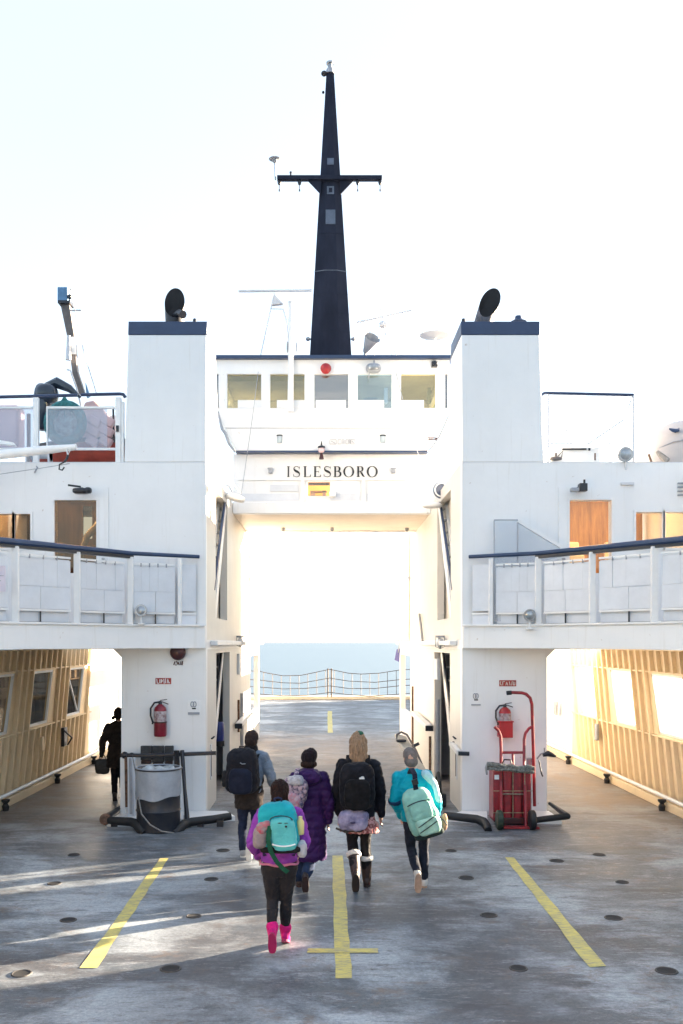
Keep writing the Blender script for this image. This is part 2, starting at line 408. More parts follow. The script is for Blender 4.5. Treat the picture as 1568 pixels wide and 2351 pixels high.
lane([(708,2178),(868,2178),(870,2188),(707,2188)], 'thin yellow crossbar over the centre line', 6, .007)

# tie-down sockets let into the deck
SOCK = mat('socket_rim', (.06,.055,.052), .6, .25, 20, .2, 60)
def socket_mesh():
    mb = MB(); mb.lathe([(.092,.000),(.088,.007),(.080,.009),(.074,.005)], (0,0,0), n=20, caps=False)
    mb.lathe([(.074,.005),(.0,.002)], (0,0,0), n=20, caps=False)
    me = mesh_of('socket', mb, (0,0,0), 40); me.materials.append(SOCK); me.materials.append(DARKHOLE)
    for p in me.polygons:
        if p.index >= 60: p.material_index = 1
    return me
sm = socket_mesh()
for px, py in [(512,1952),(170,1962),(125,2028),(157,2112),(445,2103),(50,2235),(392,2224),(485,2018),(1070,2015),(1035,1953),(1122,2101),
               (1190,2223),(1530,2229),(1408,2107),(1375,1962),(1428,2025),(1278,1976),(1660,2110),(-60,2110)]:
    o = part(deck, 'deck_socket', sm, SOCK); g = G(px, py); o.location = (g.x, g.y, .001); o.rotation_euler.z = random.random()*6; q_ = random.uniform(.88,1.06); o.scale = (q_, q_*random.uniform(.92,1.05), 1)

# sea
sea_m = bpy.data.materials.new('sea_water'); sea_m.use_nodes = True; t = sea_m.node_tree; n_ = t.nodes; b_ = n_['Principled BSDF']
b_.inputs['Base Color'].default_value = (.07,.11,.155,1); b_.inputs['Roughness'].default_value = .3; b_.inputs['Specular IOR Level'].default_value = .42; b_.inputs['IOR'].default_value = 1.33
tc_ = n_.new('ShaderNodeTexCoord'); mp_ = n_.new('ShaderNodeMapping'); mp_.inputs['Scale'].default_value = (.35,.9,1); t.links.new(tc_.outputs['Object'], mp_.inputs[0])
nz_ = n_.new('ShaderNodeTexNoise'); nz_.inputs['Scale'].default_value = .8; nz_.inputs['Detail'].default_value = 8; t.links.new(mp_.outputs[0], nz_.inputs['Vector'])
bp_ = n_.new('ShaderNodeBump'); bp_.inputs['Strength'].default_value = .8; bp_.inputs['Distance'].default_value = .4
t.links.new(nz_.outputs[0], bp_.inputs['Height']); t.links.new(bp_.outputs[0], b_.inputs['Normal'])
mb = MB(); mb.add([(-12000,-3000,-2.4),(12000,-3000,-2.4),(12000,16000,-2.4),(-12000,16000,-2.4)], [(0,1,2,3)])
solid('sea', mb, sea_m, kind='structure', smooth=None)

# ================================================================== HULL SIDE WALLS
WCEN = [13.3, 16.4, 18.98, 21.55]
RK = [.45, .42, .42, .42]
HW = {13.3: 1.02, 16.4: .77}
ZS, ZT = 1.2, 2.28
def side_wall(s):
    nm = 'left' if s < 0 else 'right'
    X0 = 5.9
    root = thing('side_wall', 'warm light tinted ribbed hull wall of the left passage with dark windows' if s < 0 else 'sunlit warm light tinted ribbed hull wall of the right passage with white windows', 'wall', (s*X0, 20, 0))
    ex = (s*.1, 0, 0)
    q = lambda pts: [(s*X0, y, z) for y, z in pts]
    mb = MB()
    YE = 22.9
    mb.prism(q([(-4,0),(YE,0),(YE,ZS),(-4,ZS)]), ex)
    mb.prism(q([(-4,ZT),(YE,ZT),(YE,2.72),(-4,2.72)]), ex)
    m2 = MB(); m2.prism(q([(YE,0),(28.3,0),(28.3,2.72),(YE,2.72)]), ex); part(root, 'end_plating', m2, WHITE)
    m2 = MB(); m2.prism(q([(28.3,0),(48.2,0),(48.2,2.1),(28.3,2.1)]), ex); part(root, 'end_plating', m2, WHITE)
    left = (-4, -4)
    for c, r in zip(WCEN, RK):
        h = (ZT-ZS)/2*r; hw = HW.get(c, .66)
        mb.prism(q([(left[0],ZS),(c-hw-h,ZS),(c-hw+h,ZT),(left[1],ZT)]), ex)
        left = (c+hw-h, c+hw+h)
    mb.prism(q([(left[0],ZS),(YE,ZS),(YE,ZT),(left[1],ZT)]), ex)
    part(root, 'plating', mb, WARMTINT)
    # windows
    for c, r in zip(WCEN, RK):
        h = (ZT-ZS)/2*r; hw = HW.get(c, .66)
        crn = [(c-hw-h,ZS),(c+hw-h,ZS),(c+hw+h,ZT),(c-hw+h,ZT)]
        mb = MB()
        for a, b in zip(crn, crn[1:]+crn[:1]):
            mb.beam((s*(X0+.03), a[0], a[1]), (s*(X0+.03), b[0], b[1]), .09, .045, (1,0,0))
        wf = part(root, 'window', mb, WHITE2 if s > 0 else PALE)
        mb = MB(); mb.prism([(s*(X0+.05), y, z) for y, z in crn], (s*.008,0,0)); part(wf, 'pane', mb, (GLASS if c < 14 else GLASSHAZE) if s > 0 else GLASSD)
        if c < 14:
            mb = MB(); mb.beam((s*(X0+.03), c+.50, ZS), (s*(X0+.03), c+.90, ZT), .05, .08, (0,1,0)); part(wf, 'mullion', mb, WHITE2)
        if s < 0 and c > 21:
            mb = MB(); mb.beam((s*(X0+.035), c-.5, ZT-.1), (s*(X0+.035), c+.3, ZS+.08), .04, .03, (1,0,0)); part(wf, 'brace', mb, PALE)
    # ribs, raked like the windows
    y = 12.6; k = .3
    while y < 22.6:
        segs = [(.02, 2.70)]
        for c, r in zip(WCEN, RK):
            if abs(y - c) < HW.get(c, .66)+.13: segs = [(.02, ZS-.04), (ZT+.04, 2.70)]
        for z0, z1 in segs:
            mb = MB(); ya = y + k*(z0-1.75); yb = y + k*(z1-1.75)
            if any(c-.66-(ZT-ZS)/2*r < ya < c+.66-(ZT-ZS)/2*r and z0 < 1 and z1 > 2 for c, r in zip(WCEN, RK)): pass
            mb.prism([(s*(X0-.001), ya-.022, z0),(s*(X0-.001), ya+.022, z0),(s*(X0-.001), yb+.022, z1),(s*(X0-.001), yb-.022, z1)], (-s*.075,0,0))
            part(root, 'rib', mb, WARMTINT)
        y += .37
    mb = MB(); mb.box(s*(X0-.002), s*(X0-.05), 12.6, YE, ZS-.05, ZS-.02); part(root, 'sill_stringer', mb, WARMTINT)
    mb = MB(); mb.box(s*(X0-.002), s*(X0-.05), 12.6, YE, ZT+.02, ZT+.05); part(root, 'head_stringer', mb, WARMTINT)
    mb = MB(); mb.box(s*(X0-.08), s*(X0-.26), 6, 28.2, 0, .15); part(root, 'coaming', mb, WARMTINT, bev=.01)
    mb = MB(); mb.tube([(s*(X0-.22), 6, .205),(s*(X0-.22), 28.2, .205)], .035, 10); part(root, 'pipe_rail', mb, WHITE2)
    for yy in (15.9, 19.0, 22.0):
        mb = MB(); mb.lathe([(.05,-.02),(.06,.06),(.035,.1),(.07,.14),(.07,.17)], (s*(X0-.33), yy, 0.02)); part(root, 'cleat', mb, BLACK)
    if s < 0:
        mb = MB(); mb.box(s*(X0-.09), s*(X0-.16), 20.1, 20.35, .62, 1.02); mb.tube([(s*(X0-.18),20.0,.98),(s*(X0-.3),20.2,.8),(s*(X0-.18),20.3,.64)], .02)
        part(root, 'fire_hose_rack', mb, BLKP, bev=.01)
        mb = MB(); mb.box(s*(X0-.09), s*(X0-.14), 18.6, 18.72, .7, .98); part(root, 'junction_box', mb, WARMTINT, bev=.01)
    else:
        mb = MB(); mb.box(s*(X0-.09), s*(X0-.15), 20.35, 20.5, .72, 1.08); part(root, 'junction_box', mb, GREY, bev=.01)
        mb = MB(); mb.box(s*(X0-.09), s*(X0-.15), 23.9, 24.15, 1.0, 1.35); part(root, 'vent_box', mb, STEEL, bev=.01)
    return root
side_wall(-1); side_wall(1)

# timber pier alongside, seen dark through the left windows
PIER = mat('wet_pier_timber', (.07,.055,.045), .8, .3, 4, .4, 20, stretch=(5,5,.6))
root = thing('timber_pier', 'dark timber pier outside the windows of the left passage', 'pier', (-8.2, 18, -2.4))
for i in range(60):
    yy = 10 + i*.62; mb = MB(); mb.tube([(-8.2+random.uniform(-.05,.05), yy, -2.6),(-8.2, yy, 2.3+random.uniform(-.1,.12))], [.17,.15], 9); part(root, 'piling', mb, PIER)
for z in (.3, 1.5): part(root, 'waler', MB().box(-8.0, -7.85, 9.5, 47.2, z, z+.25), PIER)
for i in range(15): part(root, 'plank', MB().box(-8.55, -8.45, 9.5, 47.4, -2.4+i*.3, -2.4+i*.3+.28), PIER)

# ================================================================== DECKHOUSES
def polyx(path_, z0, z1, s):  # slab from outline to wall line
    pts = [(s*x, y) for x, y in path_] + [(s*path_[-1][0], 15.5), (s*path_[0][0], 15.5)]
    return MB().prism([(x, y, z0) for x, y in pts], (0, 0, z1-z0))
PATH = [(2.125,15.42),(3.24,14.95),(4.66,13.1),(6.15,11.16)]

def stairs(par, s, y0, z0, y1, z1, name_lab, tread_m, hand_m, xo=2.86):
    """inclined ship's stair standing in the doorway"""
    xi = 2.24 if xo > 2.8 else 2.155
    mb = MB(); mb.beam((s*xi, y0, z0), (s*xi, y1, z1), .05, .26); part(par, 'stringer', mb, WHITE2)
    mb = MB(); mb.beam((s*xo, y0, z0), (s*xo, y1, z1), .05, .26); part(par, 'stringer', mb, WHITE2)
    n = int((z1-z0)/.24)
    for i in range(n):
        u = (i+.7)/n; yy = y0+(y1-y0)*u; zz = z0+(z1-z0)*u
        mb = MB(); mb.box(s*(xi+.027), s*(xo-.027), yy-.12, yy+.14, zz-.02, zz+.015); part(par, 'tread', mb, tread_m)
    mb = MB(); mb.tube([(s*(xi-.02), y0-.18, z0+.55),(s*(xi-.02), y1-.2, z1+.02)], .028, 8); part(par, 'handrail', mb, hand_m)

def deckhouse(s):
    L = s < 0
    root = thing('deckhouse', 'white left deckhouse with small brown windows beside its door' if L else 'white right deckhouse with amber windows beside its door', 'deckhouse', (s*4, 15.5, 0))
    IN, OUT = 2.12, 3.52
    a = lambda x0,x1,y0,y1,z0,z1: MB().box(s*x0, s*x1, y0, y1, z0, z1)
    part(root, 'column_front', a(IN, OUT, 15.5, 15.7, 0, 2.74), WHITE)
    # tunnel side, lower, stair doorway plus opening added to pass sun
    mb = MB(); holes(mb, 15.7, 28.3, 0, 2.74, [(17.0, 19.4, .0, 2.66), (24.8, 27.9, .9, 2.5)], lambda p,q_,c,d: mb.box(s*IN, s*(IN+.14), p, q_, c, d))
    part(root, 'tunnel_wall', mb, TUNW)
    part(root, 'passage_wall', a(OUT-.1, OUT, 15.7, 21.0, 0, 2.74), WHITE)
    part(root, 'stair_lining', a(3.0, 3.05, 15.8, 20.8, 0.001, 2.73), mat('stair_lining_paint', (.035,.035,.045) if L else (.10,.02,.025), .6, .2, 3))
    part(root, 'stair_lining', a(2.27, 3.0, 20.2, 20.25, 0.001, 2.73), GREY)
    part(root, 'rear_bulkhead', a(IN+.14, OUT-.1, 20.9, 21.0, 0, 2.74), WHITE)
    part(root, 'upper_deck_slab', a(IN, 6.1, 15.5, 20.5, 2.74, 2.9), WHITE); part(root, 'upper_deck_slab', a(IN, IN+.5, 20.5, 24.4, 2.74, 2.9), WHITE)
    part(root, 'wall_cap', a(IN, IN+.26, 24.402, 28.3, 2.742, 2.86), WHITE)
    part(root, 'ledge', a(IN-.13, IN-.002, 16.1, 28.2, 2.80, 2.885), WHITE2, bev=.012)
    part(root, 'balcony_slab', polyx(PATH, 2.76, 3.13, s), WHITE)
    mb = MB()
    for (x1,y1),(x2,y2) in zip(PATH, PATH[1:]): mb.beam((s*x1,y1-.012,3.135),(s*x2,y2-.012,3.135), .05, .03)
    part(root, 'balcony_lip', mb, WHITE2)
    part(root, 'wing_sun_screen', a(6.12, 6.2, 10.8, 15.49, 2.74, 5.84), WHITE)  # unseen wall added to keep sun off the balcony
    # haunch where the column meets the passage roof
    mb = MB(); mb.prism([(s*OUT,15.52,2.74),(s*(OUT+.14),15.52,2.74),(s*OUT,15.52,2.60)], (0,4.9,0)); part(root, 'haunch', mb, WHITE)
    # upper front wall
    if L: hs = [(3.925, 4.62, 4.0, 5.205), (5.02, 5.285, 4.42, 4.98), (5.32, 6.0, 4.42, 4.98)]
    else: hs = [(3.89, 4.585, 4.0, 5.21), (4.99, 5.43, 4.42, 5.01), (5.475, 6.0, 4.42, 5.01)]
    mb = MB(); holes(mb, IN, 6.1, 2.9, 5.84, hs, lambda p,q_,c,d: mb.box(s*p, s*q_, 15.5, 15.65, c, d))
    part(root, 'upper_front_wall', mb, WHITE)
    mb = MB(); holes(mb, 15.65, 24.4, 2.9, 5.84, [(16.9, 18.9, 3.3, 5.62)], lambda p,q_,c,d: mb.box(s*IN, s*(IN+.14), p, q_, c, d))
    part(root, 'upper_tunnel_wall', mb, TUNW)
    part(root, 'stair_lining', a(2.29, 2.33, 15.7, 20.3, 2.901, 5.70), mat('stair_lining_upper', (.70,.64,.56), .6, .15, 3))
    part(root, 'upper_side_wall', a(6.0, 6.1, 15.65, 20.5, 2.9, 5.84), WHITE)
    mb = MB(); holes(mb, IN+.14, 6.0, 2.9, 5.72, [(3.4,4.4,4.3,5.6),(4.5,5.9,4.3,5.6)], lambda p,q_,c,d: mb.box(s*p, s*q_, 20.4, 20.5, c, d)); part(root, 'rear_bulkhead', mb, WHITE)
    part(root, 'roof', a(IN+.14, 6.0, 15.65, 20.5, 5.72, 5.84), WHITE)
    # cabin behind the glass
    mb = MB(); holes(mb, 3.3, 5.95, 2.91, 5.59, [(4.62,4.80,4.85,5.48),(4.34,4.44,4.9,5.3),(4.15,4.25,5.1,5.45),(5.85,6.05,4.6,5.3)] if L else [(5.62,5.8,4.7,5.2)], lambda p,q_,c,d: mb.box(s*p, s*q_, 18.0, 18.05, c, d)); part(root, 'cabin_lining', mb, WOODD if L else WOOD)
    if L:
        mb = MB(); mb.tube([(s*4.55,16.8,3.9),(s*4.52,16.8,4.45),(s*4.42,16.8,4.75),(s*4.22,16.8,4.98),(s*4.05,16.8,5.06)], [.05,.055,.06,.06,.04], 10); part(root, 'reflection_curve', mb, GREY)  # added curve standing in for a reflection in the door glass
        part(root, 'cabin_post', MB().beam((s*4.24,17,4.0),(s*4.14,17,4.9),.04,.05).beam((s*4.02,17,4.0),(s*4.12,17,4.9),.04,.05), BROWNM)
        part(root, 'cabin_post', a(5.44,5.52,16.9,17.0,3.2,5.5), DARKHOLE); part(root, 'cabin_screen', a(5.04,5.28,16.7,16.72,4.2,5.2), mat('dark_screen', (.02,.022,.026), .3, .3, 6))
    part(root, 'cabin_lining', a(2.56, 5.95, 15.7, 18.0, 5.60, 5.65), WHITE2)
    part(root, 'cabin_lamp', a(4.0, 4.7, 16.6, 16.75, 5.55, 5.595), LAMPM)
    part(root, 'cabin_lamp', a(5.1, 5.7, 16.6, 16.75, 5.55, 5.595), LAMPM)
    for x in ((5.0, 5.5) if L else (4.25, 5.05, 5.5)):
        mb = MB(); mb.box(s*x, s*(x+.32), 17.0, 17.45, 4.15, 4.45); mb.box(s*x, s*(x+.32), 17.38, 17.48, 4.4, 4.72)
        part(root, 'bench_seat', mb, BROWNM if L else WARMTINT, bev=.03)
    # door with its window
    dx0, dx1 = (3.73, 4.82) if L else (3.71, 4.81)
    mb = MB(); hz = hs[0]
    holes(mb, dx0, dx1, 2.95, 5.42, [hz], lambda p,q_,c,d: mb.box(s*p, s*q_, 15.478, 15.498, c, d))
    dr = part(root, 'door', mb, WHITE)
    mb = MB(); e = .03
    for (p,q_,c,d) in ((hz[0]-e,hz[0],hz[2],hz[3]),(hz[1],hz[1]+e,hz[2],hz[3]),(hz[0]-e,hz[1]+e,hz[3],hz[3]+e)): mb.box(s*p, s*q_, 15.464, 15.477, c, d)
    part(dr, 'window_frame', mb, WHITE2)
    mb = MB(); mb.box(s*hz[0], s*hz[1], 15.52, 15.53, hz[2], hz[3]); part(dr, 'pane', mb, GLASSD if L else GLASS)
    mb = MB(); mb.box(s*(dx0+.06), s*(dx0+.1), 15.43, 15.477, 4.0, 4.25); part(dr, 'handle', mb, STEEL)
    for h in hs[1:]:
        mb = MB(); e = .035
        for (p,q_,c,d) in ((h[0]-e,h[0],h[2]-e,h[3]+e),(h[1],h[1]+e,h[2]-e,h[3]+e),(h[0],h[1],h[3],h[3]+e),(h[0],h[1],h[2]-e,h[2])): mb.box(s*p, s*q_, 15.478, 15.498, c, d)
        wf = part(root, 'window', mb, WHITE2)
        mb = MB(); mb.box(s*h[0], s*h[1], 15.53, 15.54, h[2], h[3]); part(wf, 'pane', mb, GLASSD if L else GLASS)
    if not L:
        for i in range(4): part(root, 'louvre', a(5.68, 6.08, 15.46, 15.499, 5.28+i*.065, 5.30+i*.065), GREY)
    # grooves / weld seams on the face
    part(root, 'weld_seam', a(2.13, 6.08, 15.494, 15.4995, 5.828, 5.834), PALE)
    return root
dhL = deckhouse(-1); dhR = deckhouse(1)

for s in (-1, 1):
    t_ = 'left' if s < 0 else 'right'
    r = thing('stairway', f'lower white inclined stairway in the {t_} wall of the vehicle tunnel', 'stairs', (s*2.5, 17, 0), 'inclined stairways in the tunnel walls')
    stairs(r, s, 16.95, .12, 19.05, 2.70, t_, WHITE2, BLKP)
    r = thing('stairway', f'upper inclined stairway with dark handrail in the {t_} tunnel wall', 'stairs', (s*2.5, 17, 2.9), 'inclined stairways in the tunnel walls')
    stairs(r, s, 16.9, 3.25, 18.75, 5.6, t_, GREY, NAVY, 2.265)

# ================================================================== BALCONY RAILINGS
def pathpt(px, s):
    k = (px - VPX) / FPX
    for (x1,y1),(x2,y2) in zip(PATH, PATH[1:]):
        # s*(x1+(x2-x1)u) = k*(y1+(y2-y1)u)+CAMX
        den = s*(x2-x1) - k*(y2-y1)
        u = (k*y1 + CAMX - s*x1) / den
        if -.001 <= u <= 1.001: return Vector((s*(x1+(x2-x1)*u), y1+(y2-y1)*u, 0))
    return Vector((s*PATH[-1][0], PATH[-1][1], 0))
def railing(s):
    L = s < 0
    root = thing('balcony_railing', 'left balcony railing with navy top rail and four bays of slatted panels' if L else 'right balcony railing with navy top rail beside the clear hatch cover', 'railing', (s*4, 13.5, 3.13))
    ins = lambda v, z: Vector((v.x, v.y+.06, z))
    top = [Vector((s*x, y+.04, 4.28)) for x, y in PATH]; top[0] = Vector((s*2.22, 15.42, 4.265))
    mb = MB(); mb.tube(top, [.03,.034,.05,.05], 10); part(root, 'handrail', mb, NAVY)
    mb = MB()
    for a, b in zip(top[1:], top[2:]): mb.beam(a+Vector((0,.03,-.06)), b+Vector((0,.03,-.06)), .07, .05)
    part(root, 'rail_plate', mb, BLKP)
    pxs = [412, 298, 175, 33, -140] if L else [1128, 1237, 1362, 1505, 1700]
    pts = [pathpt(p, s) for p in pxs]
    # order from inboard to outboard
    for i, p in enumerate(pts):
        mb = MB(); w_ = .032 if i == 0 else .046
        mb.box(p.x-w_, p.x+w_, p.y+.02, p.y+.09, 3.13, 4.22); part(root, 'post', mb, WHITE2, bev=.006)
    ends = [Vector((s*2.2, 15.40, 0))] + pts
    for i, (a, b) in enumerate(zip(ends, ends[1:])):
        d = (b - a); d.normalize(); nrm = Vector((-d.y, d.x, 0)); nrm = nrm if nrm.y > 0 else -nrm
        off = nrm*.06
        A = a + d*.06 + off; B = b - d*.06 + off
        bm_ = MB(); bm_.beam(A+Vector((0,0,3.325)), B+Vector((0,0,3.325)), .03, .028); part(root, 'lower_rail', bm_, WHITE2)
        if i == 0:
            mb = MB(); mb.beam(A+Vector((0,0,3.75)), B+Vector((0,0,3.75)), .012, .76); part(root, 'panel', mb, PALE)
            mb = MB(); mb.beam(A+Vector((0,0,3.215)), B+Vector((0,0,3.215)), .012, .17); part(root, 'kick_panel', mb, PALE)
            continue
        mb = MB(); mb.beam(A+Vector((0,0,4.12)), B+Vector((0,0,4.12)), .025, .03); part(root, 'top_batten', mb, WHITE2)
        n = 5 if i < 3 else 4
        for k in range(n):
            p = A.lerp(B, (k+.005)/n); q = A.lerp(B, (k+.995)/n)
            jit = off*random.uniform(.02,.14)
            mb = MB(); mb.beam(p+jit+Vector((0,0,3.875)), q+jit+Vector((0,0,3.875)), .012, .40); part(root, 'slat', mb, PALE)
            if k:
                pm = A.lerp(B, k/n)
                mb = MB(); mb.beam(pm+Vector((0,-.01,4.07)), pm+Vector((0,-.01,4.13)), .02, .02, (0,1,0)); part(root, 'hinge', mb, GREY)
        part(root, 'backing_sheet', MB().beam(A+nrm*.03+Vector((0,0,3.70)), B+nrm*.03+Vector((0,0,3.70)), .008, .78), PALE)
        mid = A.lerp(B, .5 + random.uniform(-.06,.06))
        for p, q in ((A, mid - d*.003), (mid + d*.003, B)):
            mb = MB(); mb.beam(p+Vector((0,0,3.508)), q+Vector((0,0,3.508)), .012, .325); part(root, 'lower_panel', mb, PALE)
            mb = MB(); mb.beam(p+nrm*.05+Vector((0,0,3.235)), q+nrm*.05+Vector((0,0,3.235)), .012, .19); part(root, 'kick_panel', mb, PALE)
        mb = MB(); mb.beam(mid+Vector((0,0,3.14)), mid+Vector((0,0,3.31)), .02, .02, (0,1,0)); part(root, 'stay', mb, BLKP)
        mb = MB(); mb.beam(A+Vector((0,0,3.145)), B+Vector((0,0,3.145)), .05, .022); part(root, 'toe_strip', mb, BLKP)
    return root
railing(-1); railing(1)

# clear wedge-shaped cover standing on the right balcony
r = thing('hatch_cover', 'clear wedge shaped acrylic hatch cover behind the right railing', 'hatch cover', (2.9, 15.3, 3.13))
x0, x1, x2 = P(1133,0,15.32).x, P(1187,0,15.32).x, P(1312,0,15.32).x
mb = MB(); mb.box(x0, x1, 15.28, 15.30, 3.2, 4.84); part(r, 'end_panel', mb, FROST2)
mb = MB(); mb.prism([(x1+.01,15.29,4.1),(x2,15.29,4.28),(x1+.01,15.29,4.84)], (0,.012,0)); part(r, 'side_panel', mb, FROST2)
for x, zt in ((x0, 4.84), (x1, 4.85)):
    mb = MB(); mb.box(x-.008, x+.008, 15.262, 15.278, 3.15, zt); part(r, 'edge_trim', mb, GREY)
mb = MB(); mb.beam((x0,15.27,4.85),(x1,15.27,4.85),.02,.016); part(r, 'edge_trim', mb, GREY)
mb = MB(); mb.beam((x1,15.27,4.84),(x2,15.27,4.30),.05,.05); part(r, 'sloping_frame', mb, WHITE2)

# ================================================================== FUNNELS
def funnel(s):
    L = s < 0
    root = thing('funnel', 'tapered white left funnel with navy band and exhaust leaning left' if L else 'tapered white right funnel with navy band and exhaust leaning right', 'funnel', (s*2.8, 16.3, 5.84))
    def ring(z):
        u = (z-5.84)/(8.16-5.84); xi = 2.12 - .015*u; xo = 3.47 - .075*u; yb = 17.6 - .9*u
        return [(s*xi,15.5,z),(s*xo,15.5,z),(s*xo,yb,z),(s*xi,yb,z)]
    def frus(z0, z1, grow=0):
        a, b = ring(z0), ring(z1)
        if grow:
            gx = lambda r_: [(x+(grow if abs(x) > 2.6 else -grow)*s, y+(-grow if y < 15.6 else grow), z) for x, y, z in r_]
            a, b = gx(a), gx(b)
        return MB().add(a+b, [(0,1,2,3),(4,5,6,7),(0,1,5,4),(1,2,6,5),(2,3,7,6),(3,0,4,7)])
    part(root, 'casing', frus(5.84, 7.945), WHITE, bev=.015)
    part(root, 'band', frus(7.945, 8.165, .006), NAVY, bev=.008)
    # exhaust cut obliquely, open to the front
    cx, top = (-2.73, -2.755) if L else (2.52, 2.76)
    n = 28; r0 = .165; cy = 16.2
    mb = MB(); vo = []; vi = []; vb = []
    for k in range(n):
        a_ = 2*math.pi*k/n; c_, s_ = math.cos(a_), math.sin(a_)
        zt = 8.735 + s_*.31
        f = (zt-8.165)/.75
        vo.append((cx+(top-cx)*f + r0*c_*1.05, cy + r0*s_, zt)); vb.append((cx + r0*c_, cy + r0*s_, 8.15))
        vi.append((cx+(top-cx)*f*.55 + (r0-.02)*c_, cy + (r0-.02)*s_, zt-.25-.1*s_))
    vin = [(x*1+( -math.copysign(.012, x-(top))), y*1, z-.004) for x, y, z in vo]
    idx = range(n)
    mb.add(vb+vo, [(k, (k+1) % n, n+(k+1) % n, n+k) for k in idx])
    part(root, 'exhaust_pipe', mb, mat('sooty_steel', (.03,.032,.042) if L else (.10,.10,.125), .55, .3, 6, .1, 40))
    mb = MB(); mb.add(vo+vi, [(k, (k+1) % n, n+(k+1) % n, n+k) for k in idx] + [tuple(n+k for k in idx)])
    part(root, 'exhaust_bore', mb, DARKHOLE)
    if L:
        mb = MB(); mb.tube([P(398,738,16.2), P(402,725,16.1), P(412,718,16.0), P(420,722,15.9)], [.04,.055,.06,.07], 10); part(root, 'vent_cowl', mb, BLKP)
        mb = MB(); mb.lathe([(.03,0),(.03,.03),(.018,.05)], P(447,738,15.7)); part(root, 'lamp', mb, BLKP)
    else:
        mb = MB(); mb.lathe([(.14,0),(.07,.04),(.055,.09),(.055,.10)], P(1190,739,16.0)); part(root, 'vent_cowl', mb, NAVY)
        mb = MB(); mb.lathe([(.035,0),(.03,.05),(.015,.06)], P(1064,739,15.8)); part(root, 'lamp', mb, BLKP)
funnel(-1); funnel(1)

